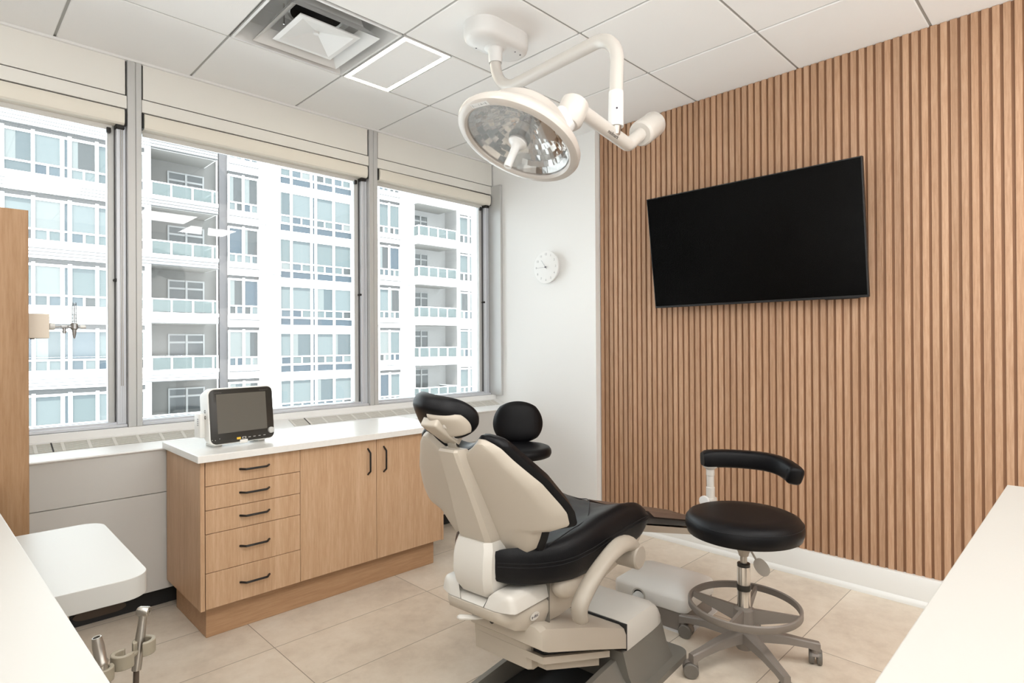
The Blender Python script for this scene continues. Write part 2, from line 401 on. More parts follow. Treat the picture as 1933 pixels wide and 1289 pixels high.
# ------------------------------------------------------------------ ceiling: tiles, grid, vent and light cells
GX = [1.046+.6096*k for k in range(-5, 5)]; GY = [3.023-.6105*k for k in range(-2, 9)]
xs = [XL]+[x for x in GX if XL+.02 < x < 3.36]+[3.6]; ys = sorted([YB]+[y for y in GY if YB+.02 < y < 3.6]+[3.66])
tiles = MB(); g = .006
VENT = (GX[5], GX[6], GY[3], GY[2]); LX = GX[6]+.3048
for i in range(len(xs)-1):
    for j in range(len(ys)-1):
        x0, x1, y0, y1 = xs[i], xs[i+1], ys[j], ys[j+1]
        if abs(x0-VENT[0]) < .01 and abs(y0-VENT[2]) < .01: continue
        if abs(x0-VENT[1]) < .01 and abs(y0-VENT[2]) < .01:
            tiles.box(LX+g, x1-g, y0+g, y1-g, H, H+.03, .003, 1); continue
        tiles.box(x0+g, x1-g, y0+g, y1-g, H, H+.03, .003, 1)
tiles.mi = 1
tiles.box(XL, 3.6, YB, VENT[2], H+.006, H+.10); tiles.box(XL, 3.6, VENT[3], 3.66, H+.006, H+.10)
tiles.box(XL, VENT[0], VENT[2], VENT[3], H+.006, H+.10); tiles.box(VENT[1], 3.6, VENT[2], VENT[3], H+.006, H+.10)
tiles.box(VENT[0]-.2, VENT[1]+.2, VENT[2]-.2, VENT[3]+.2, H+.28, H+.30)
tiles.box(VENT[0]-.2, VENT[1]+.2, VENT[2]-.2, VENT[2]-.1, H+.05, H+.29); tiles.box(VENT[0]-.2, VENT[1]+.2, VENT[3]+.1, VENT[3]+.2, H+.05, H+.29); tiles.box(VENT[0]-.2, VENT[0]-.1, VENT[2]-.2, VENT[3]+.2, H+.05, H+.29); tiles.box(VENT[1]+.1, VENT[1]+.2, VENT[2]-.2, VENT[3]+.2, H+.05, H+.29)
struct(tiles.build('ceiling', [W_CEIL, W_GRID], smooth=0))
# ------------------------------------------------------------------ ceiling vent (2x2 cone diffuser)
vx0, vx1, vy0, vy1 = VENT[0]+.006, VENT[1]-.006, VENT[2]+.006, VENT[3]-.006
cx, cy = (vx0+vx1)/2, (vy0+vy1)/2
vent = thing('ceiling_vent', 'square white ceiling air diffuser with nested louvers beside the lit panel', 'air vent', (cx, cy, H))
def sq(h, z): return [(-h, -h, z), (h, -h, z), (h, h, z), (-h, h, z)]
hw = (vx1-vx0)/2
b = MB(); b.loft([sq(hw, .012), sq(hw, -.002), sq(hw-.012, -.002), sq(hw-.05, .085), sq(hw-.07, .16), sq(hw-.09, .16)], False, False)
b.loft([sq(hw-.09, .16), sq(hw-.09, .16)], True, False); b.build('vent_housing', LAMPP, vent, smooth=0)
b = MB(); b.loft([sq(.219, -.012), sq(.222, -.016), sq(.160, .040), sq(.150, .085), sq(.154, .085), sq(.165, .043), sq(.219, -.009)], False, False); b.build('vent_louver', LAMPP, vent, smooth=0)
b = MB()
b.loft([sq(.150, -.004), sq(.154, -.012), sq(.13, -.014)], False, False)
c0 = b.bm.verts.new((0, 0, .022)); o4 = [b.bm.verts.new((x, y, -.014)) for x, y in ((-.13, -.13), (.13, -.13), (.13, .13), (-.13, .13))]
for i in range(4): b.bm.faces.new((o4[i], o4[(i+1) % 4], c0))
b.lathe([(0, .009), (.013, .009), (.013, .02)], Matrix.Translation((.0, .0, .0)), 16)
b.build('vent_plaque', LAMPP, vent, smooth=0)
b = MB(); b.lathe([(.12, .158), (.12, .10), (.135, .10), (.135, .158)], None, 32); b.mi = 1; b.lathe([(0, .157), (.12, .157)], None, 32); b.build('duct_collar', [STEEL, DARK], vent)
for k in range(3):
    a = .5+k*2.1; b = MB(); b.cyl((.15*math.cos(a), .15*math.sin(a), .04), (.15*math.cos(a), .15*math.sin(a), .14), .004, 8); b.build('support_rod', STEEL, vent)
# LED panel
lx0, lx1, ly0, ly1 = GX[6]+.006, LX-.006, VENT[2]+.006, VENT[3]-.006
led = thing('ceiling_light', 'slim ceiling light panel with a glowing rectangular border', 'ceiling light', ((lx0+lx1)/2, (ly0+ly1)/2, H))
hx, hy = (lx1-lx0)/2, (ly1-ly0)/2
def rect(x, y, z): return [(-x, -y, z), (x, -y, z), (x, y, z), (-x, y, z)]
b = MB(); b.loft([rect(hx-.002, hy-.002, -.001), rect(hx-.028, hy-.028, -.001)], False, False); b.build('glowing_border', LED, led, smooth=0)
b = MB(); b.loft([rect(hx, hy, .012), rect(hx, hy, -.003), rect(hx-.002, hy-.002, -.003), rect(hx-.002, hy-.002, .0)], True, False); b.build('light_frame', LAMPP, led, smooth=0)
b = MB(); b.box(-hx+.028, hx-.028, -hy+.028, hy-.028, -.0015, .008); b.build('centre_panel', W_CEIL, led, smooth=0)
# ------------------------------------------------------------------ roller blinds
def blind(n, x0, x1, lab, tilt=0., drop=0., chain=None):
    t = thing('roller_blind', lab, 'roller blind', ((x0+x1)/2, 3.61, 2.523), group='roller blinds on the window wall')
    w = (x1-x0)/2
    b = MB(); b.loft([[(x, y, z) for y, z in ((0, 0), (-.004, -.012), (-.006, -.03), (-.004, -.06), (0, -.072-drop), (.010, -.079-drop), (.075, -.079-drop), (.075, 0))] for x in (-w+.008, w-.010)])
    o = b.build('cassette', CREAM, t, smooth=20)
    b = MB(); b.box(-w, -w+.006, .006, .075, -.076-drop, 0); b.build('end_bracket', BLACKM, t, smooth=0)
    b = MB(); b.box(w-.009, w, .006, .075, -.080-drop, 0); b.box(w-.045, w-.005, .02, .07, -.10-drop, -.076-drop, .004, 1); b.build('end_bracket', BLACKM, t, smooth=0)
    b = MB(); b.box(-w+.012, w-.055, .060, .064, -.100, -.06); b.cyl((-w+.012, .062, -.100), (w-.055, .062, -.100), .005, 10); b.build('rolled_shade', SHADE, t)
    b = MB(); b.box(w-.080, w-.060, .05, .072, -.122, -.094, .003, 1); b.build('hem_cap', BLACKM, t, smooth=0)
    zl = -1.45 if chain == 'long' else -1.2
    b = MB()
    for q in (-.022, -.014):
        zz = -.09
        b.cyl((w+q, .03, zl), (w+q, .03, zz), .0018, 6)
    b.build('bead_chain', SATIN if chain == 'long' else METAL_B, t)
    t.rotation_euler = (0, tilt, 0)
    return t
blind(1, -.69, .7365, 'raised cream roller blind with a dark bead chain, left window', chain='long')
blind(2, .809, 2.178, 'raised cream roller blind on the wide middle window')
blind(3, 2.258, 3.343, 'raised cream roller blind hanging with a dark gap above it, window nearest the clock', tilt=.006, drop=.0)
# ------------------------------------------------------------------ convector cabinet under the windows
rad = thing('convector_cabinet', 'long grey convector casing with white grilled ledge under the windows', 'radiator', (.9, 3.3, 0))
def R_(o): o.location = (-.9, -3.3, 0); return o
b = MB(); prof = [(3.232, .777), (3.228, .781), (3.230, .786), (3.475, .787), (3.565, .820), (3.590, .822), (3.592, .857), (3.622, .857), (3.622, .70), (3.26, .76)]
b.loft([[(x, y, z) for y, z in prof] for x in (XL+.01, XW-.002)]); R_(b.build('top_ledge', HEAT_W, rad, smooth=20))
b = MB(); b.box(XL+.01, XW-.002, 3.240, 3.27, .571, .780, .001, 1); R_(b.build('upper_panel', HEAT_G, rad, smooth=0))
b = MB(); b.box(XL+.01, XW-.002, 3.240, 3.27, .098, .567, .001, 1); b.box(XL+.01, XW-.002, 3.25, 3.60, .565, .575); R_(b.build('lower_panel', HEAT_G, rad, smooth=0))
b = MB(); b.box(XL+.01, XW-.002, 3.31, 3.58, 0.001, .11); R_(b.build('recessed_plinth', DARK, rad, smooth=0))
b = MB(); b.prism([(x*.055, y*.02) for x, y in [(math.cos(a)+(.9 if math.cos(a) > 0 else -.9), math.sin(a)) for a in [2*PI*k/24 for k in range(24)]]], 0, .006, frame((.56, 3.309, .045), (1, 0, 0), (0, 0, 1))); R_(b.build('access_plate', HOSE, rad))
sl = math.atan2(.033, .09)
def grille(x0, x1, dark=None):
    M0 = Matrix.Translation((0, 3.475, .7872)) @ Matrix.Rotation(sl, 4, 'X')
    b = MB(); b.mi = 1; b.box(x0, x1, .001, .088, -.002, .0006); b.mi = 0
    for k in range(8): b.box(x0, x1, .004+k*.0108, .009+k*.0108, .0004, .0026)
    x = x0
    while x < x1-.02:
        b.box(x, x+.013, .0, .089, .0004, .0030); x += .1045
    b.box(x1-.004, x1, 0, .089, .0004, .003); b.box(x0, x1, .0885, .0905, -.001, .0012)
    if dark: b.mi = 2; b.box(dark, dark+.006, 0, .089, .0004, .0034)
    o = b.build('grille', [GRILLE, GRDARK, GASKET], rad, smooth=0); o.matrix_local = Matrix.Translation((-.9, -3.3, 0)) @ M0
grille(-.6, 1.06, .407); grille(1.575, 3.30, 1.672)
# ------------------------------------------------------------------ storage cabinet + countertop
cab = thing('storage_cabinet', 'oak storage cabinet with five drawers and two doors under the white worktop', 'cabinet', (1.47, 2.98, 0))
C_ = Matrix.Translation((-1.47, -2.98, 0))
X0, X1, YF, YBK, Z0, Z1 = .817, 2.126, 2.72, 3.222, .146, .784
b = MB(); b.box(X0, X0+.018, YF+.001, YBK, Z0-.002, Z1, .001, 1); b.box(X1-.018, X1, YF+.001, YBK, Z0-.002, Z1, .001, 1); b.box(X0, X1, YBK-.01, YBK, Z0, Z1)
b.build('side_panels', OAK, cab, smooth=0, M=C_)
b = MB(); b.box(X0+.018, X1-.018, YF+.022, YBK-.01, Z0, Z1-.001); b.build('carcass', SEAM, cab, smooth=0, M=C_)
b = MB(); b.box(X0+.04, X1-.03, YF+.06, YBK-.005, 0.0005, Z0-.0005, .001, 1); b.build('plinth', OAK_H, cab, smooth=0, M=C_)
def handle(parent, M, L):
    b = MB(); h = L/2
    b.tube(fillet([(-h+.002, 0, 0), (-h+.006, 0, .004), (-h+.022, 0, .026), (h-.022, 0, .026), (h-.006, 0, .004), (h-.002, 0, 0)], .005, 3), .0048, 10)
    o = b.build('handle', BLACKM, parent, M=M); return o
zl = [Z0, .302, .470, .572, .676, Z1-.003]
for i in range(5):
    hx, hz = X0+.018+.2235-.0, (zl[i]+zl[i+1])/2
    b = MB(); b.box(-.2103, .2103, 0, .02, -(zl[i+1]-zl[i])/2+.0012, (zl[i+1]-zl[i])/2-.0012, .0012, 1)
    d = b.build('drawer', OAK, cab, smooth=0); d.matrix_local = C_ @ Matrix.Translation((1.0483, YF, hz))
    handle(d, frame((-.003, .0005, .003), (1, 0, 0), (0, 0, 1)), .136)
for x0, x1, hxx in ((1.2605, 1.678, 1.628), (1.6805, X1-.020, 1.724)):
    b = MB(); b.box(-(x1-x0)/2, (x1-x0)/2, 0, .02, -(Z1-Z0)/2+.002, (Z1-Z0)/2-.004, .0012, 1)
    d = b.build('door', OAK, cab, smooth=0); d.matrix_local = C_ @ Matrix.Translation(((x0+x1)/2, YF, (Z0+Z1)/2))
    handle(d, Matrix.Translation((hxx-(x0+x1)/2, .0005, .670-(Z0+Z1)/2)) @ Matrix(((0, -1, 0, 0), (0, 0, -1, 0), (1, 0, 0, 0), (0, 0, 0, 1))), .140)
b = MB(); b.box(-.674, .674, -.267, .267, 0, .031, .002, 2)
top = b.build('worktop', QUARTZ, None, smooth=0); top.location = (.799+.674, 2.688+.267, .7855)
tag(top, 'white stone worktop on the oak cabinet by the windows', 'worktop')
ZT = .7855+.031
# ------------------------------------------------------------------ patient monitor
mang = math.atan2(.04, .303)
mon = thing('patient_monitor', 'portable patient monitor with dark screen standing on the white worktop', 'monitor', (1.05, 2.862, ZT), mang)
W2, HM, DM = .157, .257, .13
def rr3(hx, hz, r, y, zc, n=6): return [(x, y, zc+z) for x, z in rrect(hx, hz, r, n)]
tl = .10  # lean back
def MT(y, z): return y+z*tl
b = MB(); zc = HM/2+.012
rings = []
for y, s in ((-.004, -.006), (.0, 0), (.02, .0), (.045, -.002), (.085, -.012), (.118, -.020), (.126, -.03)):
    rings.append([(x, MT(yy, z), z) for x, yy, z in rr3(W2+s, HM/2+s, .028, y, zc)])
b.loft(rings); b.build('housing', MONW, mon, smooth=40)
b = MB(); rings = []
for y, s in ((-.001, -.0045), (-.0065, -.0045), (-.0075, -.006)):
    rings.append([(x, MT(yy, z), z) for x, yy, z in rr3(W2+s, HM/2+s, .026, y, zc)])
b.loft(rings, False, True); b.build('bezel', BEZEL, mon, smooth=30)
def onface(x, z, y=-.0078): return frame((x, MT(y, z), z), (1, 0, 0), (0, tl, 1))
b = MB(); b.box(-.121, .1175, -.083, .097, 0, .0006); b.build('screen', SCREEN, mon, smooth=0, M=onface(0, zc+.005))
b = MB(); b.lathe([(.0145, -.001), (.0145, .010), (.012, .012), (0, .012)], None, 28); b.build('control_knob', LGREY, mon, M=onface(.1345, zc-.088) )
for i, (bx, mm, w) in enumerate(((-.026, YELLOW, .0095), (.000, LGREY, .0095), (.026, BEZEL, .007), (.050, BEZEL, .007), (.075, BEZEL, .006), (.100, BEZEL, .006))):
    b = MB(); b.box(-w, w, -.005, .005, 0, .0014, .001, 1); k = b.build('button', mm, mon, smooth=0, M=onface(bx, zc-.108))
    if i == 1: b = MB(); b.box(-.006, .006, -.0032, .0032, .0014, .0017); b.build('button_face', BEZEL, k, smooth=0)
    if i > 1: b = MB(); b.box(-.0055, .0055, -.0012, .0012, .0014, .0016); b.build('button_mark', LGREY, k, smooth=0)
for k in range(3):
    b = MB(); b.lathe([(.0016, 0), (0, .0008)], None, 8); b.build('status_lamp', LGREY, mon, M=onface(-.148+.014*k+(.006 if k == 2 else 0), zc-.103-.002*k+(.007 if k == 2 else 0)))
b = MB(); b.box(-.03, .03, .0, .012, -.012, .008, .003, 1); b.build('top_latch', MONW, mon, smooth=0, M=Matrix.Translation((.02, MT(-.006, HM+.006), HM+.002)))
b = MB(); b.box(-.02, .02, .0, .012, -.012, .006, .003, 1); b.build('bottom_latch', MONW, mon, smooth=0, M=Matrix.Translation((-.002, MT(-.009, .014), .019)))
text('maker_mark', 'mindray', .010, DIMG, onface(-.112, zc+.1095, -.0076), mon)
text('model_mark', 'Passport V', .010, DIMG, onface(.108, zc+.1095, -.0076), mon)
for z in (.165, .138):
    b = MB(); b.lathe([(.008, 0), (.008, .004), (.005, .004), (.005, .001), (0, .001)], None, 16); b.build('side_socket', BEZEL, mon, M=frame((-W2+.004, MT(.03, z), z), (0, -1, 0), (0, 0, 1)) )
b = MB(); b.box(-W2-.018, -W2+.01, .055, .115, .045, .155, .006, 2); b.build('side_module', MONW, mon, smooth=30)
for k in range(4):
    b = MB(); b.box(-W2-.0186, -W2-.018, .07, .082, .10+.009*k, .106+.009*k); b.build('module_mark', PRINT, mon, smooth=0)
for sx in (-1, 1):
    b = MB(); b.box(sx*.105-.02, sx*.105+.02, .03, .11, 0, .016, .003, 1); b.build('foot', MONW, mon, smooth=0)
# ------------------------------------------------------------------ clock
clk = thing('wall_clock', 'round white clock with thin grey hands on the white wall', 'clock', (XW, 2.994, 1.864))
CM = frame((0, 0, 0), (0, -1, 0), (0, 0, 1))   # face plane: x -> -Y world (right in view), y -> up, z -> -X
b = MB(); b.lathe([(0, 0), (.112, 0), (.116, .006), (.116, .024), (.124, .028), (.124, .034), (.118, .036), (0, .036)], None, 64); b.build('clock_case', W_WALL, clk, M=CM)
for k in range(1, 13):
    a = PI/2-k*PI/6
    text('numeral', str(k), .024, PRINT, CM @ Matrix.Translation((.098*math.cos(a), .098*math.sin(a), .0362)), clk)
def hand(name, ang, L, w, z, tail):
    b = MB(); b.loft([[(-tail, -w, z), (-tail, w, z), (-tail, w, z+.0012), (-tail, -w, z+.0012)], [(L, -w*.6, z), (L, w*.6, z), (L, w*.6, z+.0012), (L, -w*.6, z+.0012)]])
    b.build(name, PRINT, clk, M=CM @ Matrix.Rotation(ang, 4, 'Z'), smooth=0)
hand('hour_hand', PI/2-math.radians(322), .070, .0018, .040, .018); hand('minute_hand', PI/2-math.radians(269), .100, .0013, .042, .02)
b = MB(); b.lathe([(.006, .036), (.006, .045), (0, .046)], None, 16); b.build('centre_boss', PRINTD, clk, M=CM)
# ------------------------------------------------------------------ television
tv = thing('television', 'large black flat television tilted down on the slatted wall', 'television', (3.285, 1.437, 1.85))
ta = math.atan2(.10, .688)
TM = frame((0, 0, 0), (0, -1, 0), (math.sin(-ta), 0, math.cos(ta)))   # x right in view, y up, z toward viewer
b = MB(); b.box(-.608, .608, -.347, .347, -.028, 0, .002, 1); b.box(-.45, .45, -.33, .05, -.06, -.027, .006, 1); b.box(.40, .56, -.352, -.34, -.03, -.012, .002, 1)
b.build('tv_body', TVF, tv, smooth=0, M=TM)
b = MB(); b.box(-.602, .602, -.334, .341, 0, .0008); b.build('tv_screen', TVS, tv, smooth=0, M=TM)
b = MB(); b.box(.045, .134, -.2, .2, -.15, .15); b.box(.036, .05, -.12, .12, -.05, .12); b.build('wall_bracket', BLACKM, tv, smooth=0)
# ------------------------------------------------------------------ dental chair (local X toward the feet, Y toward the window)
ch = thing('dental_chair', 'reclining black and beige dental chair in the middle of the floor', 'dental chair', (1.7986, 1.4516, 0), math.radians(5))
# back shell + cushion
WROWS = [(.612, .085), (.624, .13), (.645, .172), (.685, .198), (.714, .214), (.724, .228), (.729, .258), (.735, .290), (.748, .305), (.785, .308), (.81, .298), (.874, .263), (.942, .198), (.975, .172), (.988, .152), (1.0, .128)]
K = .62
def backX(y, z): return -.675+(.961-z)*.482+K*y*y
NB = Vector((.88, 0, .42)).normalized()
def back_pt(u, v, off, grow=0.):
    z = .612+(1.0-.612)*(v+1)/2
    w = interp(WROWS, z)+grow
    y = u*w
    dip = .052*max(0., (z-.92)/.08)*max(0., 1-(y/.105)**2)
    zz = z+grow*(v*.9 if v < 0 else v*.35)-dip
    p = Vector((backX(y, zz), y, zz))+NB*off
    return p
b = MB(); b.panel(64, 22, lambda u, v: back_pt(u, v, .016), lambda u, v: back_pt(u, v, -.010*(1-u**8)*(1-v**8)))
b.build('backrest_shell', SHELL, ch, smooth=50)
def pad_off(u, v): return .020+.060*((1-abs(u)**5)*(1-abs(v)**7))**.6
b = MB(); b.panel(64, 24, lambda u, v: back_pt(u, v, pad_off(u, v)+.008, .015), lambda u, v: back_pt(u, v, .017, .015))
bc = b.build('backrest_cushion', VINYL, ch, smooth=60)
# spine cover
b = MB(); rings = []
for z, w, d in ((.972, .040, .022), (.965, .043, .032), (.935, .046, .036), (.85, .055, .040), (.76, .066, .045), (.69, .074, .05), (.672, .074, .05)):
    xc = backX(0, z); rings.append([(xc-.008-dd, yy-.013*min(1, max(0, (z-.67)/.2)), z) for dd, yy in [(-.02, -w), (d*.75, -w*.93), (d, -w*.72), (d, w*.72), (d*.75, w*.93), (-.02, w)]])
b.loft(rings); b.build('spine_cover', SHELL, ch, smooth=25)
# hip link below the spine
b = MB(); rings = []
for z, x0, x1, w in ((.672, -.600, -.50, .072), (.65, -.606, -.49, .080), (.62, -.614, -.475, .083), (.57, -.616, -.47, .083), (.53, -.606, -.475, .078), (.500, -.585, -.48, .07)):
    r = .02; rings.append([(x0, -w+r, z), (x0+r, -w, z), (x1, -w, z), (x1, w, z), (x0+r, w, z), (x0, w-r, z)])
b.loft(rings[::-1]); b.build('hip_link', SHELL_W, ch, smooth=25)
# headrest
hrest = bpy.data.objects.new('headrest', None); link(hrest, ch)
uu = Vector((-.62, 0, .785)).normalized(); nn = Vector((.785, 0, .62)).normalized(); hc = Vector((-.735, 0.018, 1.046)); YR = (Vector((0, 1, 0))*math.cos(.16)+uu*math.sin(.16)); uu = uu*math.cos(.16)-Vector((0, 1, 0))*math.sin(.16)
def hp(u, v, off, gx, gz):
    a = u*gx; c = v*gz*(1-.16*abs(u)**3)
    s = (1-.12*v) ; bend = .045*(u*u)
    return hc+YR*(a*s)+uu*(c+.012*(1-u*u))+nn*(off+bend)
def rnd(u, v): # square -> rounded
    return u*math.sqrt(max(0, 1-v*v*.42)), v*math.sqrt(max(0, 1-u*u*.42))
def hpad(u, v, off, g):
    a, c = rnd(u, v); return hp(a, c, off, .118+g, .078+g)
b = MB(); b.panel(18, 26, lambda u, v: hpad(u, v, .022+.038*((1-abs(u)**4)*(1-abs(v)**4))**.5, 0), lambda u, v: hpad(u, v, .022-.032*((1-abs(u)**6)*(1-abs(v)**6))**.5, 0))
b.build('headrest_cushion', VINYL, hrest, smooth=60)
b = MB(); b.panel(14, 20, lambda u, v: hpad(u*.47-.47, v*.62-.02, -.004, 0), lambda u, v: hpad(u*.47-.47, v*.62-.02, -.0165*((1-u**8)*(1-v**8))**.5-.002, 0)); b.build('headrest_back_plate', SHELL, hrest, smooth=50)
bd = Vector((.106, 0, -.072)).normalized(); bn = Vector((-.70, 0, -.72))
MBk = frame((-.722, 0, 1.034), bd, (0, 1, 0))
b = MB(); b.box(-.056, .066, -.034, .034, -.022, .022, .008, 3); b.build('headrest_bracket', SHELL, hrest, M=MBk)
b = MB(); b.box(-.055, -.02, -.030, .030, .015, .06, .006, 2) if False else b.box(-.05, -.01, -.024, .024, .015, .05, .006, 2); b.build('headrest_pivot', SHELL, hrest, M=MBk)
b = MB(); b.lathe([(0, .007), (.012, .007), (.014, .004), (.014, 0)], None, 20); b.build('tilt_knob', SHELL_W, hrest, M=MBk @ frame((-.022, -.034, .006), (1, 0, 0), (0, 0, 1)))
b = MB(); b.box(.004, .046, -.0343, -.0338, -.012, .010); b.build('adjuster_label', SHELL_W, hrest, M=MBk, smooth=0)
b = MB(); b.box(-.019, .019, -.025, .035, -.006, .006, .001, 1); b.build('slide_bar', STEEL, hrest, smooth=0, M=frame((-.682, -.012, .970), (0, 1, 0), (-.35, 0, 1)) )
# seat cushion
SW = [(-.60, .05), (-.58, .085), (-.54, .135), (-.49, .18), (-.43, .215), (-.36, .238), (-.28, .248), (-.1, .250), (.06, .250), (.12, .238), (.158, .215), (.18, .18)]
STOP = [(-.60, .655), (-.52, .655), (-.42, .658), (-.30, .676), (-.18, .697), (-.05, .703), (.05, .690), (.12, .660), (.18, .615)]
SBOT = [(-.60, .552), (-.5, .534), (-.38, .526), (-.2, .530), (-.03, .542), (.10, .568), (.18, .60)]
SCEN = [(-.6, -.012), (-.45, -.035), (-.25, -.055), (-.05, -.045), (.10, -.028), (.18, -.006)]
rings = []
N = 34
for i in range(N+1):
    x = -.60+.78*i/N; w = interp(SW, x); zt = interp(STOP, x); zb = interp(SBOT, x); c = interp(SCEN, x); h = zt-zb
    e = min(1., .55+.45*math.sqrt(min(1., min(i, N-i)/2.5)))
    zm = (zt+zb)/2; pts = []
    half = [(0, c), (.35, c*.92), (.62, c*.45), (.78, -.004), (.88, 0), (.955, -.013), (.99, -.03)]
    R_top = [(f*w, zt+dz) for f, dz in half]; R_bot = [(w*1.0, zb+h*.55), (w*1.0, zb+h*.44), (w*.992, zb+.03), (w*.95, zb+.008), (w*.85, zb), (w*.4, zb)]
    rt = R_top+R_bot
    ring = [(x, -yy, zz) for yy, zz in rt]+[(x, 0, zb)]+[(x, yy, zz) for yy, zz in rt[::-1][:-1]]
    rings.append([(p[0], p[1], zm+(p[2]-zm)*e) for p in ring])
b = MB(); b.loft(rings); st = b.build('seat_cushion', VINYL, ch, smooth=70)
# stitched piping along the seat side
b = MB()
for dz in (.0, .012):
    pth = []
    for i in range(1, N):
        x = -.60+.78*i/N; w = interp(SW, x); zt = interp(STOP, x); zb = interp(SBOT, x); pth.append((x, -(w*1.0)-.0005, zb+(zt-zb)*.50+dz))
    b.tube(pth, .0016, 6)
b.build('stitching', STITCH, st)
b = MB(); b.tube(smoothpath([(-.46, -.195, .658), (-.33, -.188, .672), (-.2, -.165, .672), (-.08, -.10, .668), (.04, -.02, .667), (.12, .08, .640), (.15, .17, .636)]), .002, 6); b.build('top_seam', STITCH, st)
# leg rest
LW = [(.12, .20), (.3, .165), (.6, .150), (.9, .135), (.99, .11)]
def lrz(x): return .632-(x-.12)*.275
rings = []
for i in range(19):
    x = .12+.87*i/18; w = interp(LW, x); z = lrz(x); e = 1. if i < 16 else (.9, .75, .4)[i-16]
    rings.append([(x, y*w*e, z+dz*e) for y, dz in ((-1, -.022), (-.97, -.008), (-.85, 0), (-.4, -.008), (0, -.012), (.4, -.008), (.85, 0), (.97, -.008), (1, -.022), (.95, -.045), (.5, -.05), (0, -.05), (-.5, -.05), (-.95, -.045))])
b = MB(); b.loft(rings); b.build('leg_rest', VINYL, ch, smooth=60)
rings = []
for i in range(15):
    x = .30+.71*i/14; w = interp(LW, x)+.006; z = lrz(x)+.004; rings.append([(x, y*w, z+dz) for y, dz in ((-1, -.018), (-.85, .002), (-.4, -.006), (.4, -.006), (.85, .002), (1, -.018), (.85, -.003), (.4, -.011), (-.4, -.011), (-.85, -.003))])
b = MB(); b.loft(rings); b.build('toe_cover', BROWN, ch, smooth=60)
b = MB(); b.loft([[(x, -.13, z-.055), (x, .13, z-.055), (x, .12, z-.085), (x, -.12, z-.085)] for x, z in ((.10, lrz(.1)), (.5, lrz(.5)), (.9, lrz(.9)))]); b.build('leg_rest_frame', SATIN, ch, smooth=0, M=Matrix())
b = MB(); b.loft([[(x, -w, zb), (x, w, zb), (x, w, zt), (x, -w, zt)] for x, w, zb, zt in ((.08, .20, .52, .578), (.14, .19, .53, .585), (.20, .15, .535, .58))]); b.build('seat_front_plate', SHELL, ch, smooth=0)
# carriage: lower half + top cover + front flange
def sect(x, w, zb, zt, r):
    return [(x, -w+r*.4, zb), (x, -w, zb+r), (x, -w, zt-r*.3), (x, -w+r*.3, zt), (x, w-r*.3, zt), (x, w, zt-r*.3), (x, w, zb+r), (x, w-r*.4, zb)]
b = MB(); b.loft([sect(x, w, zb, zt, r) for x, w, zb, zt, r in ((-.602, .090, .457, .471, .005), (-.596, .108, .443, .472, .012), (-.578, .128, .427, .473, .02), (-.545, .144, .407, .473, .03), (-.49, .155, .390, .473, .04), (-.43, .158, .383, .473, .045), (-.405, .158, .383, .473, .045))])
b.build('seat_carriage', SHELL, ch, smooth=50)
b = MB()
def cov(u, v):
    x = -.4985+.0985*u; y = .158*v
    rx = min(1., (u+1)/.30); ry = min(1., (1-abs(v))/.20)
    edge = min(math.sqrt(max(0, 1-(1-rx)**2)), math.sqrt(max(0, 1-(1-ry)**2)))
    yc = .158*v*(1-.38*(1-rx)**2 if rx < 1 else 1)
    hh = .052
    if abs(v) < .50 and u < .15: hh = .012+.02*max(0, min(1, (u+1)/1.1))
    return Vector((x, yc, .4735+hh*edge))
nu, nv = 26, 46
g_ = [[b.bm.verts.new(cov(-1+2*i/nu, -1+2*j/nv)) for j in range(nv+1)] for i in range(nu+1)]
for i in range(nu):
    for j in range(nv): b.bm.faces.new((g_[i][j], g_[i][j+1], g_[i+1][j+1], g_[i+1][j]))
b.build('carriage_cover', SHELL_W, ch, smooth=45)
b = MB(); b.loft([sect(x, w, zb, zt, r) for x, w, zb, zt, r in ((-.4045, .158, .381, .528, .05), (-.33, .166, .384, .545, .05), (-.25, .18, .402, .55, .05), (-.15, .20, .44, .555, .05), (-.02, .215, .485, .558, .04), (.10, .215, .53, .572, .02), (.15, .20, .55, .58, .01))])
b.build('seat_pan', SHELL, ch, smooth=50)
b = MB(); b.box(-.409, -.4035, -.1592, .1592, .384, .526); b.build('carriage_seam', BASEG, ch, smooth=0)
def logo(u): return frame(u, (1, 0, 0), (0, 0, 1))
b = MB(); b.lathe([(0, .0008), (.02, .0008), (.02, 0)], Matrix.Diagonal((1.15, .62, 1, 1)), 28); lg = b.build('badge', SHELL_W, ch, M=logo((-.478, -.1562, .436)))
text('badge_mark', 'a-dec', .0155, PRINTD, Matrix.Translation((0, 0, .0009)), lg)
for yy in (.085, -.055):
    b = MB(); b.lathe([(0, .0005), (.011, .0005), (.011, -.002)], None, 18); b.build('screw_cap', ARMP, ch, M=frame((-.598, yy*.9, .460), (0, -1, 0), (0, 0, 1)))
b = MB(); b.tube([(-.54, -.01, .415), (-.575, .005, .418), (-.62, .03, .428), (-.628, .033, .430)], [.006, .007, .0085, .004], 14, sx=1.5); b.build('release_lever', SHELL_W, ch)
b = MB(); b.lathe([(0, .004), (.009, .003), (.009, -.01)], None, 16); b.build('lever_bolt', DARK, ch, M=frame((-.572, -.062, .428), (0, -1, 0), (0, 0, 1)))
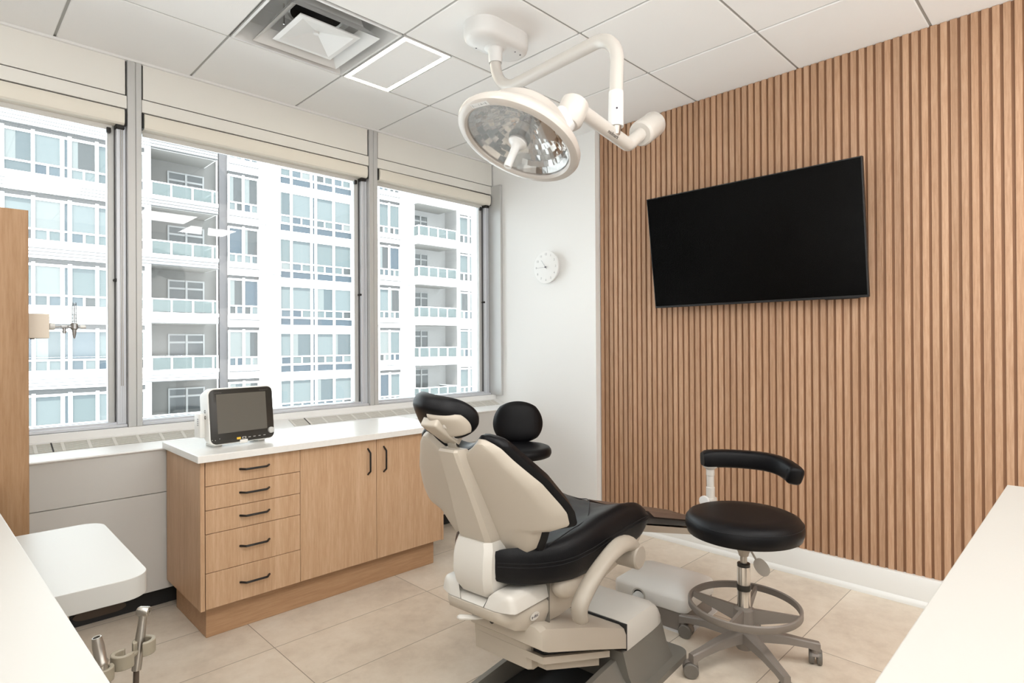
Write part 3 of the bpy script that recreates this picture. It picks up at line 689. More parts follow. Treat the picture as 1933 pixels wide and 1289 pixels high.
# armrest near side
arm = MB(); pth = smoothpath([(-.452, -.31, .455), (-.462, -.312, .50), (-.438, -.315, .535), (-.388, -.318, .574), (-.312, -.318, .607), (-.24, -.316, .623), (-.18, -.312, .618), (-.15, -.308, .600)], 6)
n = len(pth); arm.tube(pth, [.010]+[.020+.009*max(0, (i/n-.55)/.45) for i in range(1, n-1)]+[.018], 16, sx=1.35); ao = arm.build('armrest', ARMP, ch, smooth=60)
b = MB(); b.lathe([(0, .036), (.035, .036), (.040, .031), (.040, -.040), (.030, -.048)], None, 36); b.build('armrest_pivot_cap', ARMP, ao, M=frame((-.150, -.312, .570), (1, 0, 0), (0, 0, 1)))
b = MB(); b.cyl((-.16, -.30, .570), (-.16, -.20, .55), .022, 18); b.build('armrest_shaft', SHELL, ao); b = MB(); b.ball((-.34, -.185, .505), .055, Matrix.Diagonal((1.3, .75, .85, 1))); b.build('armrest_mount', SHELL, ao, smooth=60)
# lift housing, arm covers and pedestal
b = MB(); b.loft([[(x0, -.116, z), (x0+.012, -.128, z), (-.36, -.128, z), (-.36, .124, z), (x0+.02, .124, z), (x0, .105, z)] for z, x0 in ((.248, -.462), (.254, -.47), (.33, -.475), (.40, -.478))]); b.build('lift_housing', SHELL, ch, smooth=25)
b = MB(); rings = []
for x, zt, zb, w in ((-.500, .392, .352, .185), (-.492, .408, .345, .197), (-.47, .413, .335, .203), (-.2, .318, .236, .205), (-.03, .252, .172, .207), (0.0, .240, .160, .207)):
    r = .03; v_ = .10 if x < -.4 else w-.01
    rings.append([(x, -w, zb), (x, -w, zt-r), (x, -w+r*.3, zt-r*.3), (x, -w+r, zt), (x, v_-r, zt), (x, v_-r*.3, zt-r*.3), (x, v_, zt-r), (x, v_, zb)])
b.loft(rings); b.build('lift_arm_cover', SHELL, ch, smooth=35)
b = MB(); b.loft([[(x, -.185, z), (x, .10, z), (x, .10, z+.022), (x, -.185, z+.022)] for x, z in ((-.475, .293), (-.08, .155))]); b.loft([[(x, -.165, z), (x, .10, z), (x, .10, z+.032), (x, -.165, z+.032)] for x, z in ((-.43, .250), (-.12, .135))]); b.build('lower_lift_arm', SHELL, ch, smooth=0)
b = MB(); b.loft([[(x, -.17, z), (x, .10, z), (x, .10, z+.05), (x, -.17, z+.05)] for x, z in ((-.45, .308), (-.06, .172))]); b.build('lift_linkage', DARK, ch, smooth=0)
b = MB(); rings = []
for x, zt, w in ((.006, .250, .208), (.02, .256, .209), (.10, .256, .209), (.20, .254, .209), (.25, .243, .207), (.285, .215, .203), (.298, .18, .198)):
    r = .035; rings.append([(x, -w, .150), (x, -w, zt-r), (x, -w+r*.3, zt-r*.3), (x, -w+r, zt), (x, w-r, zt), (x, w-r*.3, zt-r*.3), (x, w, zt-r), (x, w, .150)])
b.loft(rings); b.build('pedestal_cover', SHELL_W, ch, smooth=40)
b = MB(); b.box(.0, .0065, -.208, .208, .152, .2475); b.build('cover_seam', DARK, ch, smooth=0)
# base plate with two rails
b = MB()
b.prism(rrect(.485, .262, .05), 0.001, .026, Matrix.Translation((-.095, -.022, 0)))
b.loft([[(x, -.238*s, .02), (x, -.212*s, .07), (x, -.190*s, .151), (x, .190*s, .151), (x, .212*s, .07), (x, .238*s, .02)] for x, s in ((-.02, 1.08), (.295, 1.06), (.318, 1.0))])
for s in (-1, 1):
    b.loft([[(x, s*.245, .02), (x, s*.232, .03), (x, s*(.205+.0*x), .04+.02*k), (x, s*.175, .055+h), (x, s*.155, .055+h), (x, s*.150, .05+h*.7), (x, s*.150, .02)] for x, h, k in ((-.56, .0, 0), (-.40, .03, .3), (-.1, .055, 1), (.02, .06, 1))])
b.build('base_plate', BASEG, ch, smooth=30)
b = MB(); b.prism(rrect(.43, .146, .03), .026, .029, Matrix.Translation((-.10, 0, 0))); b.build('base_shade_sheet', DARK, ch, smooth=0)  # near-black sheet painting the shade on the plate between the rails
# ------------------------------------------------------------------ floor utility box with hose
ub = thing('floor_utility_box', 'low white rounded utility box on the floor beyond the chair base', 'utility box', (2.505, 1.497, 0), math.radians(4))
b = MB(); rings = []
for z, s in ((.086, -.003), (.09, 0), (.140, 0), (.150, -.004), (.156, -.014)):
    rings.append([(x, y, z) for x, y in rrect(.165+s, .185+s, .035+min(0, s), 6)])
rings.append([(x*.72, y*.80, .174) for x, y in rrect(.165, .185, .05, 6)]); rings.append([(x*.35, y*.45, .182) for x, y in rrect(.165, .185, .05, 6)])
b.loft(rings); b.build('lid', UBW, ub, smooth=60)
b = MB(); b.prism(rrect(.158, .178, .03), .006, .0865); b.build('box_base', STOOLG, ub)
b = MB(); b.prism(rrect(.172, .20, .03), 0.0005, .006); b.build('foot_plate', LAMPP, ub)
b = MB(); b.lathe([(.034, 0), (.034, .003), (.027, .003), (.027, -.002)], None, 28); b.mi = 1; b.lathe([(0, .001), (.03, .001)], None, 28); b.build('hose_port', [SHELL_W, DARK], ub, M=frame((-.1655, .045, .112), (0, -1, 0), (0, 0, 1)))
b = MB(); pth = smoothpath([(-.155, .045, .108), (-.20, .04, .10), (-.24, .03, .085), (-.275, .02, .07)], 14)
b.tube(pth, [.026+.0018*math.sin(i*2.2) for i in range(len(pth))], 18); b.build('corrugated_hose', LGREY, ub, smooth=60)
# ------------------------------------------------------------------ stools
def caster(parent, x, y, rz):
    e = bpy.data.objects.new('caster', None); link(e, parent); e.location = (x, y, 0); e.rotation_euler = (0, 0, rz)
    for s in (-1, 1):
        b = MB(); b.lathe([(0, .012), (.015, .012), (.017, .010), (.026, .010), (.029, .006), (.029, -.006), (.026, -.009), (0, -.009)], None, 28)
        b.build('wheel', WHEEL, e, M=frame((.012, s*.014, .029), (1, 0, 0), (0, 0, s)) @ Matrix.Diagonal((1, 1, -1, 1)) if False else frame((.012, s*.015, .029), (s, 0, 0), (0, 0, 1)))
    b = MB(); b.lathe([(.0305, -.013), (.0305, .013)], frame((.012, 0, .030), (1, 0, 0), (0, 0, 1)), 20, .1, PI-.3); b.cyl((0, 0, .035), (0, 0, .085), .010, 14); b.build('caster_fork', STOOLG, e)
def stool_base(root, r, ang0, hubz=.085, legs=5):
    b = MB(); b.lathe([(0, .048), (.030, .048), (.034, .055), (.040, .10), (.040, .125), (.028, .135), (0, .135)], None, 28); b.build('hub', STOOLG, root)
    for k in range(legs):
        a = math.radians(ang0+72*k); b = MB(); rings = []
        for d, w, zc, h in ((.02, .030, .105, .042), (.08, .028, .105, .036), (.16, .022, .098, .030), (.235, .018, .086, .026), (.262, .017, .080, .030), (.285, .015, .074, .034)):
            d *= r/.27
            rings.append([(d, -w, zc-h/2), (d, w, zc-h/2), (d, w*.85, zc+h/2-.004), (d, w*.6, zc+h/2), (d, -w*.6, zc+h/2), (d, -w*.85, zc+h/2-.004)])
        b.loft(rings); b.cyl((r, 0, .050), (r, 0, .085), .015, 14); b.build('leg', STOOLG, root, smooth=30, M=Matrix.Rotation(a, 4, 'Z'))
        caster(root, r*math.cos(a), r*math.sin(a), a+(.9 if k % 2 else -.7)+k)
def seat_prof(R, zb, h): return [(0, zb), (R*.9, zb), (R*.965, zb+.006), (R, zb+h*.35), (R, zb+h*.52), (R*.985, zb+h*.70), (R*.94, zb+h*.88), (R*.86, zb+h*.97), (R*.6, zb+h), (0, zb+h*.96)]
s1 = thing('operator_stool', 'round black stool with curved arm bar and grey foot ring, right of the chair', 'stool', (2.34, 1.035, 0))
stool_base(s1, .27, 162)
b = MB(); b.lathe(seat_prof(.226, .507, .086), None, 72); sc = b.build('seat', VINYL, s1, smooth=60)
b = MB(); b.lathe([(.2225, .566), (.2240, .5675), (.2218, .569)], None, 72); b.build('stitching', STITCH, sc)
b = MB(); b.prism(rrect(.10, .075, .02), .496, .508); b.lathe([(0, .42), (.018, .42), (.022, .435), (.045, .475), (.07, .495), (0, .495)], None, 24); b.build('seat_bracket', SHELL, s1, smooth=40)
b = MB(); b.lathe([(0, .30), (.0135, .30), (.0135, .46), (0, .46)], None, 24); b.build('piston', SATIN, s1)
b = MB(); b.lathe([(.0255, .13), (.0255, .378), (.014, .38)], None, 32); b.build('gas_cylinder', STEEL, s1)
b = MB(); b.lathe([(.0145, .372), (.025, .374), (.025, .390), (.0145, .392)], None, 28); b.build('cylinder_band', BEZEL, s1); b = MB(); b.lathe([(.026, .282), (.0268, .285), (.0268, .303), (.026, .306)], None, 28); b.build('cylinder_band', BEZEL, s1)
b = MB(); b.lathe([(.205, .207), (.212, .204), (.217, .209), (.217, .231), (.212, .235), (.205, .232), (.205, .207)], None, 80); fr = b.build('foot_ring', STOOLG, s1, smooth=50)
b = MB(); b.lathe([(.026, .14), (.040, .136), (.040, .208), (.026, .218)], None, 28)
for k in range(4):
    a = math.radians(0+90*k+10); M = Matrix.Rotation(a, 4, 'Z')
    tmp = [[(.03, -w, z0), (.03, w, z0), (.03, w, .213), (.03, -w, .213)] for w, z0 in ((.008, .150),)]+[[(.208, -.005, .207), (.208, .005, .207), (.208, .005, .229), (.208, -.005, .229)]]
    b.loft([[tuple(M @ Vector(p)) for p in r] for r in tmp])
b.build('ring_spider', STOOLG, fr, smooth=30)
b = MB(); b.tube([(.008, -.006, .475), (.022, -.020, .44), (.036, -.034, .405)], .004, 8); M = frame((.053, -.050, .372), (.44, -.43, -.78), (.6, -.55, .6))
b.panel(8, 8, lambda u, v: M @ Vector((u*.042*math.sqrt(1-v*v*.45), v*.026*math.sqrt(1-u*u*.45), .004*(1-u*u)*(1-v*v)+.002)), lambda u, v: M @ Vector((u*.042*math.sqrt(1-v*v*.45), v*.026*math.sqrt(1-u*u*.45), -.003)))
b.build('height_lever', LEVG, s1)
# arm bar
ARC = [(math.radians(a), r, z) for a, r, z in ((50.5, .40, .733), (38, .405, .735), (24, .405, .735), (10, .40, .733), (-1, .388, .723), (-10, .364, .706), (-15, .342, .695))]
pth = smoothpath([(r*math.cos(a), r*math.sin(a), z) for a, r, z in ARC], 5); n = len(pth)
b = MB(); rr = [.041]*n; rr[0] = .030; rr[1] = .039; rr[-1] = .03; rr[-2] = .039
b.tube(pth, [q*1.0 for q in rr], 20, sx=.85, up=(0, 0, 1), sq=.55); b.build('arm_bar', VINYL, s1, smooth=60)
px, py = .40*math.cos(math.radians(45)), .40*math.sin(math.radians(45))
b = MB(); b.lathe([(0, .47), (.020, .47), (.020, .60), (.0175, .602), (.0175, .655), (.0195, .657), (.0195, .685), (.032, .695), (.034, .70), (0, .70)], Matrix.Translation((px, py, 0)), 20)
b.box(px-.027, px+.027, py-.022, py+.022, .51, .552, .006, 2); b.build('arm_post', LAMPW, s1)
b = MB(); b.tube([(px, py, .52), (px*.55, py*.55, .517), (.05, .05, .517)], .011, 10); b.build('arm_bracket', SHELL, s1)
b = MB(); b.lathe([(0, 0), (.020, 0), (.023, .004), (.023, .018), (0, .021)], frame((px-.027, py+.012, .540), (0, -1, 0), (0, 0, 1)), 18); b.build('arm_knob', LAMPP, s1)
# assistant stool behind the chair
s2 = thing('assistant_stool', 'black stool with rounded backrest by the white wall behind the chair', 'stool', (2.469, 2.446, 0), math.radians(45))
stool_base(s2, .25, 20)
b = MB(); b.lathe(seat_prof(.19, .617, .065), Matrix.Diagonal((1, 1.04, 1, 1)), 60); sc = b.build('seat', VINYL, s2, smooth=60)
b = MB(); b.box(-.085, .085, -.06, .06, .585, .618, .004, 1); b.lathe([(0, .50), (.02, .50), (.03, .58), (0, .585)], None, 20); b.build('seat_bracket', BEZEL, s2)
b = MB(); b.lathe([(.024, .12), (.024, .45), (.013, .452), (.013, .53)], None, 24); b.build('gas_cylinder', STEEL, s2)
BM = frame((.155, 0, .799), (0, -1, 0), (.10, 0, 1))
def bp_(u, v, off): a, c = u*math.sqrt(max(0, 1-v*v*.44)), v*math.sqrt(max(0, 1-u*u*.44)); return Vector((a*.155*(1-.06*c), c*.128, off-.25*(a*.155)**2/.1*.6))
b = MB(); b.panel(18, 20, lambda u, v: bp_(u, v, .028*((1-abs(u)**4)*(1-abs(v)**4))**.5), lambda u, v: bp_(u, v, -.024*((1-abs(u)**4)*(1-abs(v)**4))**.5)); b.build('backrest', VINYL, s2, smooth=60, M=BM)
b = MB(); b.tube(fillet([(0, 0, .60), (.21, 0, .60), (.21, 0, .81)], .04), .012, 10, sx=2.); b.build('back_post', BEZEL, s2)
# ------------------------------------------------------------------ operating light
ol = thing('operating_light', 'white ceiling mounted surgical light with round mirrored dish and jointed arm', 'surgical light', (1.945, 2.066, H))
O_ = Vector((1.945, 2.066, H))
def w2l(p): return Vector(p)-O_
b = MB(); rings = []
for z, s in ((0, 0), (-.055, 0), (-.073, -.006), (-.085, -.022), (-.09, -.045)):
    rings.append([(x+.012, y+.004, z) for x, y in rrect(.178+s, .096+s, .095+s, 10)])
b.loft(rings); b.build('ceiling_canopy', LAMPP, ol, smooth=50)
b = MB(); b.lathe([(.06, -.088), (.042, -.094), (.034, -.105), (.032, -.16), (.029, -.16), (.029, -.15)], None, 36); b.build('canopy_collar', LAMPP, ol)
for x, y in ((.09, -.045), (.13, -.04), (-.07, .06)):
    b = MB(); b.lathe([(0, -.0905), (.004, -.0905), (.004, -.085)], Matrix.Translation((x, y, 0)), 10); b.build('canopy_screw', PRINTD, ol)
Bp = Vector((1.890, 1.317, 2.489)); Ap = Vector((1.945, 2.066, 2.489)); drop = Vector((1.874, 1.318, 2.115))
b = MB(); b.tube(fillet([w2l((1.945, 2.066, 2.69)), w2l(Ap), w2l(Bp), w2l(drop+Vector((.004, 0, .13)))], [0, .155, .115, 0], 12), .0265, 24); b.build('upper_arm', LAMPW, ol, smooth=60)
b = MB(); b.cyl(w2l(drop+Vector((.004, 0, .135))), w2l(drop), .0285, 24, .030); b.build('arm_sleeve', LAMPP, ol)
b = MB(); b.lathe([(0, .0008), (.004, .0008), (.004, -.001)], frame(w2l(drop+Vector((-.0203, -.0203, .062))), (.707, -.707, 0), (0, 0, 1)), 10); b.build('sleeve_screw', PRINTD, ol)
b = MB(); b.cyl(w2l(drop), w2l(drop+Vector((0, 0, -.03))), .022, 24, .016); b.build('swivel_joint', SATIN, ol)
b = MB(); b.tube(fillet([w2l((1.628, 1.318, 2.1235)), w2l((1.995, 1.343, 2.079)), w2l((2.081, 1.341, 2.145)), w2l((2.10, 1.342, 2.158))], [0, .04, .0, 0], 8), .0265, 24); b.build('light_arm', LAMPW, ol, smooth=60)
dcw = Vector((.133, .009, .083)).normalized()
b = MB(); b.lathe([(0, -.004), (.045, -.004), (.052, .004), (.053, .012), (.053, .135), (.048, .146), (.03, .150), (0, .150)], frame(w2l((2.081, 1.341, 2.145)), Vector((0, 0, 1)).cross(dcw), dcw.cross(Vector((0, 0, 1)).cross(dcw))), 36); b.build('counterweight', LAMPW, ol)
cam0 = Vector((0, 0, 1.286)); ma = Vector((1.852, 1.333, 2.0965)); ax = (Vector((1.995, 1.343, 2.079))-Vector((1.649, 1.319, 2.121))).normalized(); vw = (cam0-ma); vw = (vw-ax*vw.dot(ax)).normalized()
text('maker_mark', 'midmark', .020, PRINTM, frame(w2l(ma+vw*.0267), ax, vw.cross(ax)), ol, ext=.0006)
hn = Vector((-.41446, .09586, -.90500)).normalized(); hc_ = Vector((1.4581, 1.4383, 1.9844)); hx_ = hn.cross(Vector((0, 0, 1))).normalized()
HM_ = frame(w2l(hc_), hx_, hn.cross(hx_))
head = bpy.data.objects.new('lamp_head', None); link(head, ol); head.matrix_local = HM_
b = MB(); b.lathe([(.187, -.010), (.190, .002), (.197, .007), (.212, .007), (.222, .002), (.226, -.007), (.225, -.018), (.217, -.030), (.20, -.047), (.17, -.072), (.155, -.085), (.148, -.105), (.125, -.128), (.08, -.140), (0, -.143)], None, 96)
b.build('lamp_housing', LAMPR, head, smooth=30)
b = MB(); random.seed(3)
nr, ns = 9, 44
def rz(r): return -.098+.090*(r/.186)**2
for i in range(nr):
    r0, r1 = .03+.156*i/nr, .03+.156*(i+1)/nr
    for j in range(ns):
        a0, a1 = 2*PI*(j+.5*(i % 2))/ns, 2*PI*(j+1+.5*(i % 2))/ns
        t1, t2 = random.gauss(0, .0014), random.gauss(0, .0014)
        P4 = [(r*math.cos(a), r*math.sin(a), rz(r)+s) for r, a, s in ((r0, a0, t1), (r1, a0, t2), (r1, a1, -t1), (r0, a1, -t2))]
        b.bm.faces.new(b.ring(P4))
b.build('faceted_reflector', REFL, head, smooth=0)
b = MB(); b.lathe([(.188, -.008), (.188, -.030), (.184, -.030)], None, 80); b.build('inner_ring', CHROME, head)
b = MB(); b.lathe([(0, -.0045), (.1885, -.0045), (.1885, -.0025), (0, -.0025)], None, 72); b.build('cover_glass', COVER, head)
b = MB(); b.ball((0, 0, -.052), .034, None, 28); b.cyl((0, 0, -.10), (0, 0, -.06), .016, 16); b.build('bulb_shield', DCHROME, head)
b = MB(); b.lathe([(.02, -.034), (.036, -.034), (.040, -.026), (.038, -.012), (.02, -.012)], None, 36); b.build('bulb_collar', BLACKM, head)
b = MB(); b.lathe([(0, -.009), (.033, -.009), (.0345, -.004), (.033, .002), (.022, .010), (.0155, .02), (.0135, .05), (.0145, .094), (.0135, .1), (.008, .1), (.006, .096), (0, .096)], None, 32); b.build('sterile_handle', LAMPP, head)
HI = HM_.inverted(); STK = [(1.2767, 1.4733, 2.0645), (1.28, 1.3761, 2.0528)]
lp = [HI @ w2l(p) for p in STK]
mid_ = (lp[0]+lp[1])/2; rad_ = Vector((mid_.x, mid_.y, 0)).normalized(); tan_ = (lp[1]-lp[0]); tan_ = (tan_-rad_*tan_.dot(rad_)); tan_.z = 0; tan_ = tan_.normalized()
SM = frame((rad_*.2045)+Vector((0, 0, .0072)), tan_, Vector((0, 0, 1)).cross(tan_))
b = MB(); b.box(-.040, .040, -.009, .009, 0, .0005); sk = b.build('label_sticker', LAMPP, head, smooth=0, M=SM)
b = MB()
for x0, x1, y0, y1 in ((-.034, -.031, -.006, .004), (-.031, -.016, -.003, -.002), (-.012, -.006, -.003, -.002), (-.004, -.002, -.005, .005), (.004, .014, -.003, .001), (.008, .010, -.003, .005), (.018, .022, -.002, .001), (.026, .031, -.004, .004)): b.box(x0, x1, y0, y1, .0005, .0008)
b.build('sticker_marks', PRINT, sk, smooth=0)
# yoke behind the dish
kn = HI @ w2l((1.614, 1.325, 2.097)); kd = (HI @ w2l((1.649, 1.319, 2.121)))-kn
b = MB(); ed = Vector((0, 0, -.12)); d2 = Vector((kn.x, kn.y, 0)).normalized()
b.tube([d2*.06+Vector((0, 0, -.118)), d2*.115+Vector((0, 0, -.112)), kn*.92+Vector((0, 0, .004)), kn], [.06, .058, .048, .04], 24); b.build('yoke', LAMPP, head, smooth=60)
wl = (HM_.to_3x3().transposed() @ vw)
b = MB(); u1 = Vector((0, 0, 1)); b.lathe([(0, -.055), (.040, -.055), (.050, -.045), (.052, .0), (.050, .03), (.040, .045), (0, .048)], frame(kn, d2, Vector((0, 0, 1)).cross(d2)), 36); b.build('yoke_knuckle', LAMPW, head)
# ------------------------------------------------------------------ left side: tall cabinet, gas outlet, counter, delivery tray
tc_ = thing('tall_cabinet', 'tall oak cabinet at the left edge in front of the window', 'cabinet', (-.2, 2.5, 0))
b = MB(); b.box(-.4, .4035, -.28, .3, .08, 1.68, .001, 1); b.build('body', OAK_T, tc_, smooth=0)
b = MB(); b.box(-.39, .39, -.25, .29, .0005, .0805); b.build('plinth', OAK_H, tc_, smooth=0)
b = MB(); b.box(-.4, .1, -.299, -.281, .082, 1.679, .001, 1); b.build('door', OAK_T, tc_, smooth=0)
b = MB(); b.box(.1025, .4035, -.3, -.2805, .0815, 1.68, .001, 1); b.build('door', OAK_T, tc_, smooth=0)
gb = thing('gas_outlet_box', 'small beige outlet box fixed to the side of the tall oak cabinet', 'outlet box', (.204, 2.34, 1.347))
b = MB(); b.box(0, .0585, -.04, .04, -.0375, .0375, .002, 2); b.build('box_body', OUTL, gb, smooth=0)
b = MB(); b.lathe([(0, 0), (.006, 0), (.006, .003), (0, .003)], frame((.02, -.01, -.0375), (1, 0, 0), (0, -1, 0)), 10); b.build('box_screw', HOSE, gb)
fm = thing('flowmeter', 'clear tube flowmeter with grey fittings mounted on the beige outlet box', 'flowmeter', (.2625, 2.34, 1.347))
def xl(prof, x0, m, name, seg=20, par=fm): bb = MB(); bb.lathe(prof, frame((x0, 0, 0), (0, 1, 0), (0, 0, 1)), seg); return bb.build(name, m, par)
xl([(0, 0), (.004, 0), (.004, .003), (0, .003)], 0, GREYM, 'inlet_stub')
xl([(0, 0), (.008, 0), (.011, .002), (.011, .012), (.009, .015), (0, .015)], .003, LGREY, 'inlet_knob')
xl([(0, 0), (.003, 0), (.003, .020), (0, .020)], .017, GREYM, 'pipe')
b = MB(); b.box(.033, .051, -.006, .006, -.005, .005, .002, 2); b.cyl((.042, 0, -.003), (.042, 0, -.022), .0045, 14); b.cyl((.042, 0, -.014), (.042, 0, -.018), .006, 14); b.build('tee_fitting', GREYM, fm)
xl([(0, 0), (.003, 0), (.005, .003), (.005, .010), (.003, .014), (0, .014)], .051, GREYM, 'union_nut')
b = MB(); b.lathe([(0, -.010), (.008, -.010), (.0105, -.006), (.0105, .008), (.008, .012), (0, .012)], Matrix.Translation((.068, 0, 0)), 10); b.lathe([(0, -.038), (.002, -.038), (.006, -.018), (.0065, -.010), (0, -.010)], Matrix.Translation((.068, 0, 0)), 16); b.build('valve_body', GREYM, fm, smooth=20)
b = MB(); b.lathe([(0, .011), (.0058, .011), (.0058, .076), (.005, .078), (0, .078)], Matrix.Translation((.068, 0, 0)), 20); b.build('flow_tube', TUBEG, fm)
b = MB(); b.cyl((.068, 0, .012), (.068, 0, .075), .0014, 8)
for k in range(8): b.box(.0695, .0725, -.0059, -.0055, .024+.006*k, .0255+.006*k)
b.build('tube_scale', GREYM, fm, smooth=0)
xl([(0, 0), (.0035, 0), (.0035, .006), (0, .006)], .078, GREYM, 'outlet_stem')
xl([(0, 0), (.005, 0), (.006, .002), (.006, .013), (.005, .015), (0, .015)], .083, LGREY, 'outlet_knob')
# counters in the foreground
lc = thing('side_counter', 'cream white counter surface filling the lower left corner', 'counter', (0, 0, 0))
b = MB(); b.prism([(.1590, .40), (.1025, 2.185), (-1.2, 2.185), (-1.2, .40)], .868, .90); b.build('counter_top', LAM, lc, smooth=0, bevel=.002)
b = MB(); b.prism([(.09, .45), (.045, 2.15), (-1.18, 2.15), (-1.18, .45)], .0005, .8685); b.build('counter_body', LAM, lc, smooth=0)
rc = thing('nurse_counter', 'cream white counter surface reaching in from the lower right corner', 'counter', (0, 0, 0))
b = MB(); b.prism([(.45, .186), (.45, -.45), (2.0465, -.45), (2.0465, .186)], .862, .90); b.build('counter_top', LAM, rc, smooth=0, bevel=.002)
b = MB(); b.prism([(.47, .15), (.47, -.43), (2.02, -.43), (2.02, .15)], .0005, .8625); b.build('counter_body', LAM, rc, smooth=0)
tray = thing('delivery_tray', 'white rounded instrument tray with holder bar beside the left counter', 'tray', (.24, 1.70, .80))
b = MB(); pts = []
for cx_, cy_, a0 in ((.336-.05, 1.96-.05, 0), (.10, 1.96-.001, PI/2), (.10, 1.435+.001, PI), (.329-.045, 1.435+.045, 1.5*PI)):
    r = .05 if cx_ > .2 else .001
    for k in range(9): pts.append((cx_+r*math.cos(a0+PI/2*k/8)-.24, cy_+r*math.sin(a0+PI/2*k/8)-1.70))
b.prism(pts, -.045, 0); b.build('tray_top', LAM, tray, smooth=30, bevel=.004)
b = MB(); b.cyl((-.03, .05, -.79), (-.03, .05, -.04), .025, 20); b.prism([(x-.03+.03, y+.05) for x, y in rrect(.11, .2, .04)], -.7995, -.77); b.build('tray_post', SHELL, tray)
# holder bar and clips under the tray
hd = bpy.data.objects.new('instrument_holder', None); link(hd, tray); hd.location = (-.24, -1.70, -.80)
HB = [Vector((.205, 1.272, .700)), Vector((.258, 1.293, .700)), Vector((.300, 1.325, .702))]
b = MB(); b.tube([HB[0]+Vector((-.035, .0, -.008)), HB[1]+Vector((0, .006, -.006)), HB[2]+Vector((0, .008, -.006))], .006, 10); b.tube([HB[0]+Vector((-.035, 0, -.008)), Vector((.12, 1.40, .70)), Vector((.12, 1.5, .757))], .008, 10); b.build('holder_bar', TAUPE, hd)
def clip(c, ang, w=.024, r=.0175, open_=1.25):
    bb = MB(); out = []
    N_ = 14
    for k in range(N_+1):
        a = open_/2+(2*PI-open_)*k/N_; out.append((r*1.05*math.cos(a), r*1.05*math.sin(a)))
    inn = [(.60*x, .60*y) for x, y in out[::-1]]
    bb.prism(out+inn, -w/2, w/2, Matrix.Translation(c) @ Matrix.Rotation(ang, 4, 'Z'))
    return bb.build('instrument_clip', TAUPE, hd, smooth=45, bevel=.0015)
clip(HB[0]+Vector((.014, .002, -.006)), 1.2); clip(HB[1]+Vector((-.004, .0, 0)), .3, .026, .019, 1.7); clip(HB[2]+Vector((-.006, -.008, 0)), -2.4, .026, .019, .9)
def handpiece(name, lab, base, top, prof, hose_end, parts):
    t = thing(name, lab, 'handpiece', base)
    d = Vector(top)-Vector(base); L_ = d.length; fm_ = frame((0, 0, 0), Vector((0, 1, 0)).cross(d), d.cross(Vector((0, 1, 0)).cross(d)))
    b = MB(); b.lathe([(r, z*L_) for r, z in prof], fm_, 24); b.build('handle', SATIN, t, smooth=40)
    if hose_end:
        b = MB(); b.tube(smoothpath([(0, 0, 0), (-.002, -.002, -.06), (-.006, -.006, -.2), (-.01, -.012, -.40)], 5), .0052, 12); b.build('hose', HOSE, t)
    return t, fm_, L_
t, M1, L1 = handpiece('dental_handpiece', 'slim metal dental handpiece with round head standing in the holder', (.281, 1.3175, .660), (.2965, 1.328, .770), [(0, 0), (.008, 0), (.0085, .1), (.0085, .55), (.0075, .72), (.0070, .85), (.008, .92), (.0, .94)], True, None)
b = MB(); b.lathe([(0, -.011), (.0075, -.011), (.0095, -.007), (.0095, .009), (.008, .011), (.0065, .011), (.0062, .010), (.004, .010), (.004, .0115), (.0018, .0115), (.0018, .008), (0, .008)], M1 @ Matrix.Translation((0, 0, L1*.955)) @ frame((0, 0, 0), (.70, .72, 0), (0, 0, 1)), 28); b.build('handpiece_head', SATIN, t, smooth=40)
t, M1, L1 = handpiece('suction_handpiece', 'short hollow metal handpiece standing in the holder by the left counter', (.2235, 1.268, .672), (.2105, 1.273, .764), [(0, 0), (.0085, 0), (.0088, .45), (.0105, .47), (.0105, .52), (.0092, .54), (.0095, .82), (.0075, 1), (.0058, 1), (.0055, .9), (0, .9)], True, None)
